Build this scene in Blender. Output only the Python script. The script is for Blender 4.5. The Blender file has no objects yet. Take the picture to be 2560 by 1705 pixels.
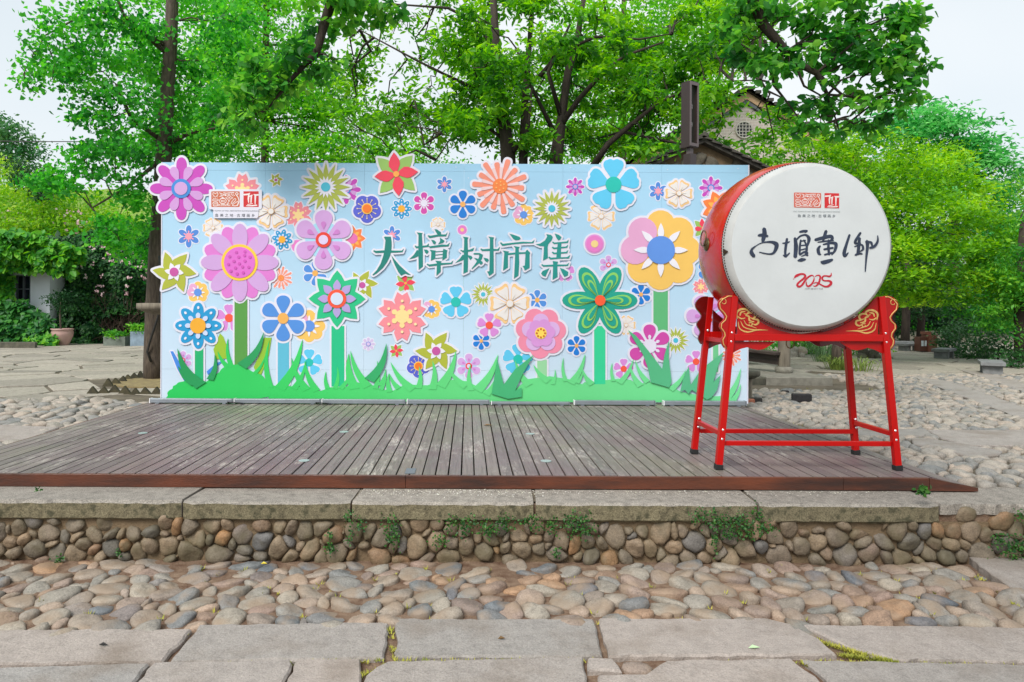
import bpy, math, random
import numpy as np
from mathutils import Vector, Matrix
pi = math.pi
S = bpy.context.scene
COL = S.collection

# ------------------------------------------------------------------ camera
F, CX, CY, HC, ROLL = 1750.0, 1170.0, 770.0, 1.66, 0.0048   # focal (px of a 2560 wide frame), principal point, eye height, roll
cam_d = bpy.data.cameras.new("camera"); cam = bpy.data.objects.new("camera", cam_d); COL.objects.link(cam)
cam.location = (0, 0, HC); cam.rotation_euler = (pi / 2, -ROLL, 0)
cam_d.sensor_fit = 'HORIZONTAL'; cam_d.sensor_width = 36.0; cam_d.lens = F / 2560 * 36
cam_d.shift_x = (1280 - CX) / 2560; cam_d.shift_y = -(852.5 - CY) / 2560
cam_d.clip_start = 0.05; cam_d.clip_end = 2000
S.camera = cam

# ------------------------------------------------------------------ overcast sky and a broad soft sun
SUN_EL, SUN_AZ = math.radians(46), math.radians(212)       # azimuth clockwise from +Y; behind the camera, a little to the left
w = bpy.data.worlds.new("World"); S.world = w; w.use_nodes = True
nt = w.node_tree; nt.nodes.clear()
out = nt.nodes.new('ShaderNodeOutputWorld'); mixs = nt.nodes.new('ShaderNodeMixShader')
sky = nt.nodes.new('ShaderNodeTexSky'); sky.sky_type = 'NISHITA'; sky.sun_disc = False
sky.sun_elevation = SUN_EL; sky.sun_rotation = SUN_AZ; sky.dust_density = 3.0
b1 = nt.nodes.new('ShaderNodeBackground'); b1.inputs[1].default_value = 0.12
b2 = nt.nodes.new('ShaderNodeBackground'); b2.inputs[1].default_value = 0.70
tc = nt.nodes.new('ShaderNodeTexCoord'); nz = nt.nodes.new('ShaderNodeTexNoise'); nz.inputs['Scale'].default_value = 1.3; nz.inputs['Detail'].default_value = 4
cr = nt.nodes.new('ShaderNodeValToRGB')
cr.color_ramp.elements[0].position = 0.3; cr.color_ramp.elements[0].color = (0.62, 0.74, 0.81, 1)
cr.color_ramp.elements[1].position = 0.7; cr.color_ramp.elements[1].color = (0.98, 1.0, 1.0, 1)
L = nt.links.new
L(tc.outputs['Generated'], nz.inputs['Vector']); L(nz.outputs[0], cr.inputs[0]); L(cr.outputs[0], b2.inputs[0])
L(sky.outputs[0], b1.inputs[0]); mixs.inputs[0].default_value = 0.88
L(b1.outputs[0], mixs.inputs[1]); L(b2.outputs[0], mixs.inputs[2]); L(mixs.outputs[0], out.inputs[0])
sun_d = bpy.data.lights.new("sun", 'SUN'); sun_d.energy = 2.3; sun_d.angle = math.radians(26); sun_d.color = (1.0, 0.96, 0.90)
sun = bpy.data.objects.new("sun", sun_d); COL.objects.link(sun)
sdir = Vector((math.sin(SUN_AZ) * math.cos(SUN_EL), math.cos(SUN_AZ) * math.cos(SUN_EL), math.sin(SUN_EL)))
sun.rotation_euler = sdir.to_track_quat('Z', 'Y').to_euler(); sun.location = (-4, -8, 14)
vs = S.view_settings; vs.view_transform = 'Standard'; vs.look = 'None'; vs.exposure = 0.62; vs.gamma = 1.0
try: vs.use_curve_mapping = False
except Exception: pass
S.render.engine = 'CYCLES'
S.cycles.max_bounces = 6; S.cycles.diffuse_bounces = 3; S.cycles.glossy_bounces = 2; S.cycles.transmission_bounces = 4; S.cycles.transparent_max_bounces = 8; S.cycles.caustics_reflective = False; S.cycles.caustics_refractive = False

# ------------------------------------------------------------------ places: picture measurements turned into points at a real distance
def unroll(px, py):
    dx, dy = px - CX, py - CY
    c, s = math.cos(ROLL), math.sin(ROLL)
    return dx * c + dy * s, -dx * s + dy * c
def W(px, py, Y):
    x, y = unroll(px, py); return Vector((x * Y / F, Y, HC - y * Y / F))
def G(px, py, z):
    x, y = unroll(px, py); Y = (HC - z) * F / max(y, 4); return Vector((x * Y / F, Y, z))
DECK, PLAZA, CAPZ = 0.49, 0.385, 0.395

# ------------------------------------------------------------------ objects
WL = {}
def _link(o, parent, loc):
    COL.objects.link(o); o.location = loc; WL[o.name] = Vector(loc)
    if parent is not None:
        o.parent = parent; o.matrix_parent_inverse = Matrix.Translation(-WL[parent.name])
    return o
def add(name, v, f, mat, parent=None, smooth=False, data=None, loc=None, bevel=0):
    if data is None:
        v = np.asarray(v, dtype=float).reshape(-1, 3)
        if loc is None: loc = (v.min(0) + v.max(0)) / 2; loc[2] = v[:, 2].min()
        me = bpy.data.meshes.new(name); me.from_pydata((v - np.asarray(loc)).tolist(), [], f)
        if smooth: me.polygons.foreach_set('use_smooth', [True] * len(me.polygons))
        for m in (mat if isinstance(mat, list) else [mat]): me.materials.append(m)
        me.update()
    else: me = data
    o = bpy.data.objects.new(name, me); _link(o, parent, loc)
    if bevel:
        b = o.modifiers.new('bevel', 'BEVEL'); b.width = bevel; b.segments = 2; b.limit_method = 'ANGLE'; b.angle_limit = 0.6
    return o
def thing(name, label, cat, loc=(0, 0, 0), group=None):
    o = bpy.data.objects.new(name, None); o.empty_display_size = 0.2; _link(o, None, Vector(loc))
    return tag(o, label, cat, group)
def tag(o, label=None, cat=None, group=None, kind=None):
    for k, x in (('label', label), ('category', cat), ('group', group), ('kind', kind)):
        if x: o[k] = x
    return o
class MB:
    def __init__(s): s.v = []; s.f = []
    def raw(s, v, f):
        n = len(s.v); s.v += [tuple(p) for p in v]; s.f += [tuple(i + n for i in q) for q in f]; return s
    def box(s, x0, x1, y0, y1, z0, z1):
        return s.raw([(x0,y0,z0),(x1,y0,z0),(x1,y1,z0),(x0,y1,z0),(x0,y0,z1),(x1,y0,z1),(x1,y1,z1),(x0,y1,z1)],
                     [(0,3,2,1),(4,5,6,7),(0,1,5,4),(1,2,6,5),(2,3,7,6),(3,0,4,7)])
    def bar(s, a, b, wx, wz, up=(0, 0, 1)):                        # square bar from a to b
        a, b = Vector(a), Vector(b); d = (b - a).normalized(); u = Vector(up)
        if abs(d.dot(u)) > 0.95: u = Vector((0, 1, 0))
        r = d.cross(u).normalized(); u = r.cross(d)
        q = [(-1,-1),(1,-1),(1,1),(-1,1)]
        v = [a + r*(i*wx/2) + u*(j*wz/2) for i, j in q] + [b + r*(i*wx/2) + u*(j*wz/2) for i, j in q]
        return s.raw(v, [(0,1,2,3),(7,6,5,4),(0,4,5,1),(1,5,6,2),(2,6,7,3),(3,7,4,0)])
    def tube(s, path, radii, n=6, caps=True):
        P = [Vector(p) for p in path]; m = len(P)
        if not hasattr(radii, '__len__'): radii = [radii] * m
        v = []; f = []; ref = None
        for i in range(m):
            d = (P[min(i+1, m-1)] - P[max(i-1, 0)]).normalized()
            if ref is None: ref = d.orthogonal().normalized()
            ref = (ref - d * ref.dot(d))
            ref = ref.normalized() if ref.length > 1e-5 else d.orthogonal().normalized()
            b = d.cross(ref)
            v += [P[i] + (ref * math.cos(2*pi*k/n) + b * math.sin(2*pi*k/n)) * radii[i] for k in range(n)]
        for i in range(m - 1):
            for k in range(n): f.append((i*n+k, i*n+(k+1)%n, (i+1)*n+(k+1)%n, (i+1)*n+k))
        if caps: f += [tuple(range(n))[::-1], tuple((m-1)*n + k for k in range(n))]
        return s.raw(v, f)
    def prism(s, poly, y0, y1):                                    # polygon in x,z; y0 is the front
        n = len(poly); v = [(x, y0, z) for x, z in poly] + [(x, y1, z) for x, z in poly]
        f = [tuple(range(n)), tuple(range(2*n - 1, n - 1, -1))] + [(i, i + n, (i+1)%n + n, (i+1)%n) for i in range(n)]
        return s.raw(v, f)
    def slab(s, poly, z0, z1, ch=0.0):                             # polygon in x,y; optional chamfer
        n = len(poly); P = np.array(poly); c = P.mean(0)
        a = [(x, y, z0) for x, y in P]; f = []
        if ch:
            b = [(x, y, z1 - ch) for x, y in P]; d = P - c; l = np.linalg.norm(d, axis=1, keepdims=True)
            t = c + d * (1 - ch / np.maximum(l, 1e-3)); t = [(x, y, z1) for x, y in t]; rings = [a, b, t]
        else: rings = [a, [(x, y, z1) for x, y in P]]
        v = [q for r in rings for q in r]
        for k in range(len(rings) - 1):
            for i in range(n): f.append((k*n+i, k*n+(i+1)%n, (k+1)*n+(i+1)%n, (k+1)*n+i))
        f.append(tuple((len(rings)-1)*n + i for i in range(n)))
        return s.raw(v, f)
    def lathe(s, prof, c, axis=(0, 0, 1), n=24):                   # profile of (radius, height)
        a = Vector(axis).normalized(); r = a.orthogonal().normalized(); b = a.cross(r); c = Vector(c); v = []; f = []
        for rad, h in prof: v += [c + a*h + (r*math.cos(2*pi*k/n) + b*math.sin(2*pi*k/n))*rad for k in range(n)]
        for i in range(len(prof) - 1):
            for k in range(n): f.append((i*n+k, i*n+(k+1)%n, (i+1)*n+(k+1)%n, (i+1)*n+k))
        return s.raw(v, f)
    def build(s, name, mat, parent=None, smooth=False, bevel=0): return add(name, s.v, s.f, mat, parent, smooth, bevel=bevel)

# ------------------------------------------------------------------ materials
def lin(c): return tuple(((x/255)/12.92 if x/255 <= 0.04045 else ((x/255 + 0.055)/1.055)**2.4) for x in c)
MATS = {}
def M(name, rgb, rough=0.6, var=0.0, scale=12.0, bump=0.0, metal=0.0, spec=0.5, coat=0.0, rgb2=None, detail=5, stretch=None, bscale=None):
    """plain principled material; colour wanders between rgb and rgb2 (or +-var) with world noise, optional fine relief"""
    if name in MATS: return MATS[name]
    m = bpy.data.materials.new(name); MATS[name] = m; m.use_nodes = True
    t = m.node_tree; b = t.nodes['Principled BSDF']; k = t.links.new
    b.inputs['Base Color'].default_value = (*rgb, 1); b.inputs['Roughness'].default_value = rough
    b.inputs['Metallic'].default_value = metal; b.inputs['Specular IOR Level'].default_value = spec; b.inputs['Coat Weight'].default_value = coat
    if var or rgb2 or bump:
        g = t.nodes.new('ShaderNodeNewGeometry'); src = g.outputs['Position']
        if stretch:
            mp = t.nodes.new('ShaderNodeMapping'); mp.inputs['Scale'].default_value = stretch; k(src, mp.inputs[0]); src = mp.outputs[0]
        n = t.nodes.new('ShaderNodeTexNoise'); n.inputs['Scale'].default_value = scale; n.inputs['Detail'].default_value = detail; n.inputs['Roughness'].default_value = 0.62
        k(src, n.inputs['Vector'])
        if var or rgb2:
            r = t.nodes.new('ShaderNodeValToRGB'); r.color_ramp.elements[0].position = 0.32; r.color_ramp.elements[1].position = 0.68
            lo = rgb if rgb2 else tuple(x*(1-var) for x in rgb); hi = rgb2 if rgb2 else tuple(min(1, x*(1+var)) for x in rgb)
            r.color_ramp.elements[0].color = (*lo, 1); r.color_ramp.elements[1].color = (*hi, 1)
            k(n.outputs[0], r.inputs[0]); k(r.outputs[0], b.inputs['Base Color'])
        if bump:
            n2 = t.nodes.new('ShaderNodeTexNoise'); n2.inputs['Scale'].default_value = bscale or scale*4; n2.inputs['Detail'].default_value = 6; k(src, n2.inputs['Vector'])
            u = t.nodes.new('ShaderNodeBump'); u.inputs['Strength'].default_value = bump; u.inputs['Distance'].default_value = 0.01
            k(n2.outputs[0], u.inputs['Height']); k(u.outputs[0], b.inputs['Normal'])
    return m
def ramp(t, stops, interp='LINEAR'):
    r = t.nodes.new('ShaderNodeValToRGB'); e = r.color_ramp.elements; r.color_ramp.interpolation = interp
    while len(e) < len(stops): e.new(0.5)
    for q, (p, c) in zip(e, stops): q.position = p; q.color = (*c, 1)
    return r
def stone_mat(name, stops, rough=0.62, speck=0.25, grime=None, gscale=5, gr=(0.46, 0.64), fine=0.16):
    """stones: one colour each (picked by the piece's own random number), mottled and speckled"""
    m = bpy.data.materials.new(name); m.use_nodes = True; t = m.node_tree; b = t.nodes['Principled BSDF']; k = t.links.new
    oi = t.nodes.new('ShaderNodeObjectInfo'); g = t.nodes.new('ShaderNodeNewGeometry')
    a = t.nodes.new('ShaderNodeMath'); a.operation = 'ADD'; k(oi.outputs['Random'], a.inputs[0]); k(g.outputs['Random Per Island'], a.inputs[1])
    fr = t.nodes.new('ShaderNodeMath'); fr.operation = 'FRACT'; k(a.outputs[0], fr.inputs[0])
    r = ramp(t, stops); k(fr.outputs[0], r.inputs[0])
    n = t.nodes.new('ShaderNodeTexNoise'); n.inputs['Scale'].default_value = 16; n.inputs['Detail'].default_value = 8; n.inputs['Roughness'].default_value = 0.7; k(g.outputs['Position'], n.inputs['Vector'])
    r2 = ramp(t, [(0.28, (1-speck*1.4,)*3), (0.5, (1, 1, 1)), (0.75, (1+speck*0.9,)*3)]); k(n.outputs[0], r2.inputs[0])
    mx = t.nodes.new('ShaderNodeMix'); mx.data_type = 'RGBA'; mx.blend_type = 'MULTIPLY'; mx.inputs[0].default_value = 1.0
    k(r.outputs[0], mx.inputs['A']); k(r2.outputs[0], mx.inputs['B']); col = mx.outputs['Result']
    nf = t.nodes.new('ShaderNodeTexNoise'); nf.inputs['Scale'].default_value = 130; nf.inputs['Detail'].default_value = 4; nf.inputs['Roughness'].default_value = 0.8; k(g.outputs['Position'], nf.inputs['Vector'])
    rf = ramp(t, [(0.33, (1-fine*2.2,)*3), (0.5, (1, 1, 1)), (0.68, (1+fine*1.6,)*3)]); k(nf.outputs[0], rf.inputs[0])
    mf = t.nodes.new('ShaderNodeMix'); mf.data_type = 'RGBA'; mf.blend_type = 'MULTIPLY'; mf.inputs[0].default_value = 1.0
    k(col, mf.inputs['A']); k(rf.outputs[0], mf.inputs['B']); col = mf.outputs['Result']
    if grime:
        n3 = t.nodes.new('ShaderNodeTexNoise'); n3.inputs['Scale'].default_value = gscale; n3.inputs['Detail'].default_value = 6; k(g.outputs['Position'], n3.inputs['Vector'])
        r3 = ramp(t, [(gr[0], (0,)*3), (gr[1], (0.75,)*3)]); k(n3.outputs[0], r3.inputs[0])
        m3 = t.nodes.new('ShaderNodeMix'); m3.data_type = 'RGBA'; k(r3.outputs[0], m3.inputs[0]); k(col, m3.inputs['A']); m3.inputs['B'].default_value = (*grime, 1); col = m3.outputs['Result']
    k(col, b.inputs['Base Color']); b.inputs['Roughness'].default_value = rough; b.inputs['Specular IOR Level'].default_value = 0.35
    n2 = t.nodes.new('ShaderNodeTexNoise'); n2.inputs['Scale'].default_value = 70; n2.inputs['Detail'].default_value = 8; k(g.outputs['Position'], n2.inputs['Vector'])
    u = t.nodes.new('ShaderNodeBump'); u.inputs['Strength'].default_value = 0.6; u.inputs['Distance'].default_value = 0.008; k(n2.outputs[0], u.inputs['Height']); k(u.outputs[0], b.inputs['Normal'])
    return m
def leaf_mat(name, c0, c1, c2, trans=0.45, rough=0.45):
    """leaves: colour differs from leaf to leaf, light shines through"""
    m = bpy.data.materials.new(name); m.use_nodes = True; t = m.node_tree; b = t.nodes['Principled BSDF']; k = t.links.new
    at = t.nodes.new('ShaderNodeAttribute'); at.attribute_name = 'tint'
    r = ramp(t, [(0.0, c0), (0.5, c1), (1.0, c2)]); k(at.outputs['Fac'], r.inputs[0])
    k(r.outputs[0], b.inputs['Base Color']); b.inputs['Roughness'].default_value = rough; b.inputs['Specular IOR Level'].default_value = 0.35
    tr = t.nodes.new('ShaderNodeBsdfTranslucent'); hs = t.nodes.new('ShaderNodeHueSaturation'); hs.inputs['Saturation'].default_value = 1.1; hs.inputs['Value'].default_value = 1.5; hs.inputs['Hue'].default_value = 0.487
    k(r.outputs[0], hs.inputs['Color']); k(hs.outputs[0], tr.inputs[0])
    mx = t.nodes.new('ShaderNodeMixShader'); mx.inputs[0].default_value = trans
    k(b.outputs[0], mx.inputs[1]); k(tr.outputs[0], mx.inputs[2]); k(mx.outputs[0], t.nodes['Material Output'].inputs[0])
    return m
def grad_mat(name, axis, lo, hi, stops, rough=0.55):
    """printed colour gradient along a world axis"""
    m = bpy.data.materials.new(name); m.use_nodes = True; t = m.node_tree; b = t.nodes['Principled BSDF']; k = t.links.new
    g = t.nodes.new('ShaderNodeNewGeometry'); sp = t.nodes.new('ShaderNodeSeparateXYZ'); k(g.outputs['Position'], sp.inputs[0])
    mr = t.nodes.new('ShaderNodeMapRange'); mr.inputs[1].default_value = lo; mr.inputs[2].default_value = hi; k(sp.outputs[axis], mr.inputs[0])
    r = ramp(t, stops); k(mr.outputs[0], r.inputs[0])
    n = t.nodes.new('ShaderNodeTexNoise'); n.inputs['Scale'].default_value = 1.6; n.inputs['Detail'].default_value = 6; k(g.outputs['Position'], n.inputs['Vector'])
    r2 = ramp(t, [(0.3, (0.95,)*3), (0.7, (1.03,)*3)]); k(n.outputs[0], r2.inputs[0])
    mx = t.nodes.new('ShaderNodeMix'); mx.data_type = 'RGBA'; mx.blend_type = 'MULTIPLY'; mx.inputs[0].default_value = 1.0
    k(r.outputs[0], mx.inputs['A']); k(r2.outputs[0], mx.inputs['B']); k(mx.outputs['Result'], b.inputs['Base Color']); b.inputs['Roughness'].default_value = rough
    return m
def ink(c): return M('print_%d_%d_%d' % c, tuple(x*0.92 for x in lin(c)), rough=0.5, var=0.03, scale=3)

# ------------------------------------------------------------------ small 2-D geometry tools
def chaikin(P, it=1):
    P = np.asarray(P, float)
    for _ in range(it):
        Q = np.roll(P, -1, 0); P = np.stack([0.75*P + 0.25*Q, 0.25*P + 0.75*Q], 1).reshape(-1, 2)
    return P
def inside(P, pt):
    x, y = pt; c = False; n = len(P); j = n - 1
    for i in range(n):
        xi, yi = P[i][0], P[i][1]; xj, yj = P[j][0], P[j][1]
        if (yi > y) != (yj > y) and x < (xj - xi) * (y - yi) / (yj - yi + 1e-12) + xi: c = not c
        j = i
    return c
def sdf(polys, X, Y):
    out = np.full(X.shape, 1e9)
    for P in polys:
        P = np.asarray(P, float); Q = np.roll(P, -1, 0); d2 = np.full(X.shape, 1e18); ins = np.zeros(X.shape, bool)
        for (ax, ay), (bx, by) in zip(P, Q):
            ex, ey = bx-ax, by-ay; l = ex*ex + ey*ey + 1e-14
            t = np.clip(((X-ax)*ex + (Y-ay)*ey)/l, 0, 1); d2 = np.minimum(d2, (X-ax-t*ex)**2 + (Y-ay-t*ey)**2)
            if ay != by: ins ^= ((ay > Y) != (by > Y)) & (X < ex*(Y-ay)/(by-ay) + ax)
        d = np.sqrt(d2); out = np.minimum(out, np.where(ins, -d, d))
    return out
def outline(polys, off, res=64):
    """outer contour of the union of polygons, grown by off"""
    A = np.concatenate([np.asarray(p, float) for p in polys]); lo = A.min(0) - off*1.6; hi = A.max(0) + off*1.6
    st = max(hi - lo)/res; xs = np.arange(lo[0], hi[0] + st, st); ys = np.arange(lo[1], hi[1] + st, st)
    X, Y = np.meshgrid(xs, ys, indexing='ij'); D = sdf(polys, X, Y) - off
    nx, ny = D.shape; nxt = {}; pts = {}
    def cut(i, j, k, l):
        key = (i, j, k, l) if (i, j) < (k, l) else (k, l, i, j)
        if key not in pts:
            a, b = D[key[0], key[1]], D[key[2], key[3]]; t = a/(a - b)
            pts[key] = (xs[key[0]] + t*(xs[key[2]]-xs[key[0]]), ys[key[1]] + t*(ys[key[3]]-ys[key[1]]))
        return key
    for i in range(nx - 1):
        for j in range(ny - 1):
            q = [(i, j), (i+1, j), (i+1, j+1), (i, j+1)]; s_ = [D[a] < 0 for a in q]
            if all(s_) or not any(s_): continue
            ent, ex = [], []
            for a in range(4):
                b = (a+1) % 4
                if s_[a] and not s_[b]: ent.append(cut(*q[a], *q[b]))
                elif s_[b] and not s_[a]: ex.append(cut(*q[a], *q[b]))
            for a, b in zip(ent, ex): nxt[a] = b
    best = []
    while nxt:
        s0 = next(iter(nxt)); loop = []; c = s0
        while c in nxt: loop.append(pts[c]); c = nxt.pop(c)
        P = np.array(loop)
        if len(P) > 3:
            ar = abs(np.sum(P[:, 0]*np.roll(P[:, 1], -1) - P[:, 1]*np.roll(P[:, 0], -1)))
            best.append((ar, loop))
    return max(best)[1]
def ribbon(path, widths, n=6):
    """polygon of a brush stroke: polyline smoothed, with a width at each point and round ends"""
    P = np.array(path, float); Wd = np.array(widths if hasattr(widths, '__len__') else [widths]*len(P), float)
    m = len(P)
    if m > 2:
        T = np.linspace(0, m - 1, (m - 1)*n + 1); Q = []
        for t in T:
            i = min(int(t), m - 2); u = t - i
            p0, p1, p2, p3 = P[max(i-1, 0)], P[i], P[i+1], P[min(i+2, m-1)]
            Q.append(0.5*((2*p1) + (-p0+p2)*u + (2*p0-5*p1+4*p2-p3)*u*u + (-p0+3*p1-3*p2+p3)*u**3))
        P = np.array(Q); Wd = np.interp(T, range(m), Wd)
    d = np.gradient(P, axis=0); d /= np.linalg.norm(d, axis=1, keepdims=True) + 1e-9; nn = np.stack([-d[:, 1], d[:, 0]], 1)
    l = P + nn*Wd[:, None]/2; r = P - nn*Wd[:, None]/2; e = P[-1] + d[-1]*Wd[-1]*0.4; s0 = P[0] - d[0]*Wd[0]*0.4
    return np.concatenate([[s0], l, [e], r[::-1]])
def circ(cx, cy, r, n=24, ry=None): return np.array([(cx + r*math.cos(2*pi*k/n), cy + (ry or r)*math.sin(2*pi*k/n)) for k in range(n)])
# ================================================================== ground
rng = random.Random(11)
dirt = M('joint_dirt', lin((140, 118, 98)), 0.95, bump=1.0, scale=11, rgb2=lin((86, 58, 40)), bscale=90, detail=8)
plaza_m = M('plaza_mortar', lin((74, 66, 54)), 0.95, bump=0.7, scale=3, rgb2=lin((116, 106, 90)), bscale=40)
peb_low = stone_mat('river_pebbles', [(0, lin((128, 126, 120))), (.14, lin((158, 148, 134))), (.28, lin((112, 116, 118))), (.4, lin((164, 142, 124))), (.52, lin((138, 132, 122))),
    (.64, lin((146, 124, 112))), (.74, lin((152, 144, 132))), (.83, lin((96, 104, 112))), (.91, lin((170, 134, 102))), (1, lin((128, 114, 106)))], speck=0.3, grime=lin((146, 126, 106)))
peb_wall = stone_mat('wall_pebbles', [(0, lin((112, 102, 86))), (.2, lin((134, 116, 94))), (.4, lin((98, 94, 86))), (.55, lin((142, 120, 96))), (.7, lin((120, 106, 90))), (.82, lin((98, 100, 102))),
    (.92, lin((150, 112, 74))), (1, lin((112, 98, 84)))], speck=0.35, grime=lin((96, 88, 66)))
peb_up = stone_mat('plaza_pebbles', [(0, lin((144, 139, 130))), (.25, lin((168, 158, 146))), (.45, lin((128, 128, 125))), (.65, lin((168, 154, 140))), (.82, lin((152, 145, 136))), (1, lin((116, 118, 118)))], speck=0.3)
slab_m = stone_mat('granite_slabs', [(0, lin((146, 141, 136))), (.5, lin((162, 151, 143))), (1, lin((150, 146, 142)))], rough=0.7, speck=0.18, fine=.15, grime=lin((118, 104, 90)), gscale=2.6, gr=(.5, .8))
cap_m = stone_mat('weathered_cap_stone', [(0, lin((138, 132, 124))), (1, lin((148, 141, 132)))], rough=0.85, speck=0.3, fine=.3)
cap_f = stone_mat('mossy_cap_face', [(0, lin((116, 108, 86))), (1, lin((124, 116, 92)))], rough=0.9, speck=0.5, grime=lin((40, 44, 30)), gscale=16, gr=(.52, .66), fine=.3)
flag_m = stone_mat('old_flagstones', [(0, lin((148, 142, 130))), (.5, lin((166, 158, 146))), (1, lin((136, 130, 120)))], rough=0.85, speck=0.3)

low = tag(add('lower_pavement', [(-40, -12, 0), (40, -12, 0), (40, 4.62, 0), (-40, 4.62, 0)], [(0, 1, 2, 3)], dirt, loc=(0, 0, 0)), kind='structure')
upp = tag(add('plaza_ground', [(-200, 4.62, PLAZA), (200, 4.62, PLAZA), (200, 420, PLAZA), (-200, 420, PLAZA)], [(0, 1, 2, 3)], plaza_m, loc=(0, 5, PLAZA)), kind='structure')

def stones(region, spacing, seed, keep=lambda p: True, big=0.35, joint=0.012, aniso=1.0, rot=0.0, org=(0, 0)):
    """tight packing of rounded stones: cells of a weighted Voronoi diagram, rounded off"""
    r = random.Random(seed); x0, x1, y0, y1 = region; pts = []; cr_, sr_ = math.cos(rot), math.sin(rot)
    wd = lambda x, y: (org[0] + x*cr_ - y*sr_, org[1] + x*sr_ + y*cr_)
    dy = spacing*0.86; j = 0; y = y0
    while y < y1:
        x = x0 + (spacing*aniso/2 if j % 2 else 0)
        while x < x1:
            p = (x + r.uniform(-.42, .42)*spacing*aniso, y + r.uniform(-.42, .42)*spacing)
            if r.random() > 0.05: pts.append((p[0], p[1], (r.random()**1.5)*big*spacing*spacing))
            x += spacing*aniso
        y += dy; j += 1
    cell = {}
    cs = spacing*aniso
    for i, p in enumerate(pts): cell.setdefault((int(p[0]//cs), int(p[1]//spacing)), []).append(i)
    res = []
    for i, (px, py, pw) in enumerate(pts):
        if not keep(wd(px, py)): continue
        H = spacing*1.25
        P = [(-H*aniso, -H), (H*aniso, -H), (H*aniso, H), (-H*aniso, H)]
        cx, cy = int(px//cs), int(py//spacing)
        for a in range(cx-2, cx+3):
            for b in range(cy-2, cy+3):
                for q in cell.get((a, b), ()):
                    if q == i: continue
                    dx, dyy = pts[q][0]-px, pts[q][1]-py; d2 = dx*dx + dyy*dyy
                    c = (d2 + pw - pts[q][2])/2; Q = []; n = len(P)
                    for k in range(n):
                        A, B = P[k], P[(k+1) % n]; da = A[0]*dx + A[1]*dyy - c; db = B[0]*dx + B[1]*dyy - c
                        if da <= 0: Q.append(A)
                        if (da < 0) != (db < 0) and da != db:
                            t = da/(da-db); Q.append((A[0]+t*(B[0]-A[0]), A[1]+t*(B[1]-A[1])))
                    P = Q
                    if len(P) < 3: break
                if len(P) < 3: break
            if len(P) < 3: break
        if len(P) < 3: continue
        P = np.array(P); c = P.mean(0); ext = P.max(0) - P.min(0)
        if min(ext) < spacing*0.3: continue
        q = P - c; wx, wy = wd(px + c[0], py + c[1]); res.append((wx, wy, np.stack([q[:, 0]*cr_ - q[:, 1]*sr_, q[:, 0]*sr_ + q[:, 1]*cr_], 1), joint))
    return res
def round_cell(P, joint, n=12, jag=0.0, r=rng, soft=2):
    l = np.linalg.norm(P, axis=1, keepdims=True); P = P*(1 - joint/np.maximum(l, joint*1.2))
    Q = chaikin(P, soft) if soft else P
    if not soft: return Q
    ang = np.arctan2(Q[:, 1], Q[:, 0]); rad = np.linalg.norm(Q, axis=1); o = np.argsort(ang); ang, rad = ang[o], rad[o]
    ta = np.linspace(-pi, pi, n, endpoint=False); rr = np.interp(ta, ang, rad, period=2*pi)
    el = 0.5*(rr + np.roll(rr, n//2)); rr = 0.8*rr + 0.2*el
    rr = rr*np.array([1 + r.uniform(-jag, jag) for _ in range(n)])
    return np.stack([rr*np.cos(ta), rr*np.sin(ta)], 1)
def dome(P, h, sink, r=rng, flat=0.5):
    """stone surface over a rounded outline, local x,y,height"""
    n = len(P); tx, ty = r.uniform(-.22, .22), r.uniform(-.22, .22); v = []
    for s, z in ((0.93, -sink), (1.0, 0.30*h), (0.93, 0.66*h), (0.70, (0.84+.08*flat)*h), (0.36, (0.96+.02*flat)*h)):
        for x, y in P: v.append((x*s, y*s, z + ((x*tx + y*ty) + h*r.uniform(-.07, .07) if z > 0 else 0)))
    v.append((0, 0, h)); f = []
    for k in range(4):
        for i in range(n): f.append((k*n+i, k*n+(i+1) % n, (k+1)*n+(i+1) % n, (k+1)*n+i))
    for i in range(n): f.append((4*n+i, 4*n+(i+1) % n, 5*n))
    return v, f
def lay(items, parent, mat, place, hfun, name, limit=300, n=12, jag=0.07, key=None, stuff='small_cobbles'):
    """the largest in view become single parts, the rest one joined part"""
    if key: items = sorted(items, key=key)
    rest = MB()
    for k, (x, y, P, jo) in enumerate(items):
        Q = round_cell(P, jo, n=n, jag=jag); v, f = dome(Q, *hfun(x, y))
        v = [place(x, y, p) for p in v]
        if k < limit: add(name, v, f, mat, parent, True)
        else: rest.raw(v, f)
    if rest.v: tag(rest.build(stuff, mat, parent, True), kind='stuff')

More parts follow.
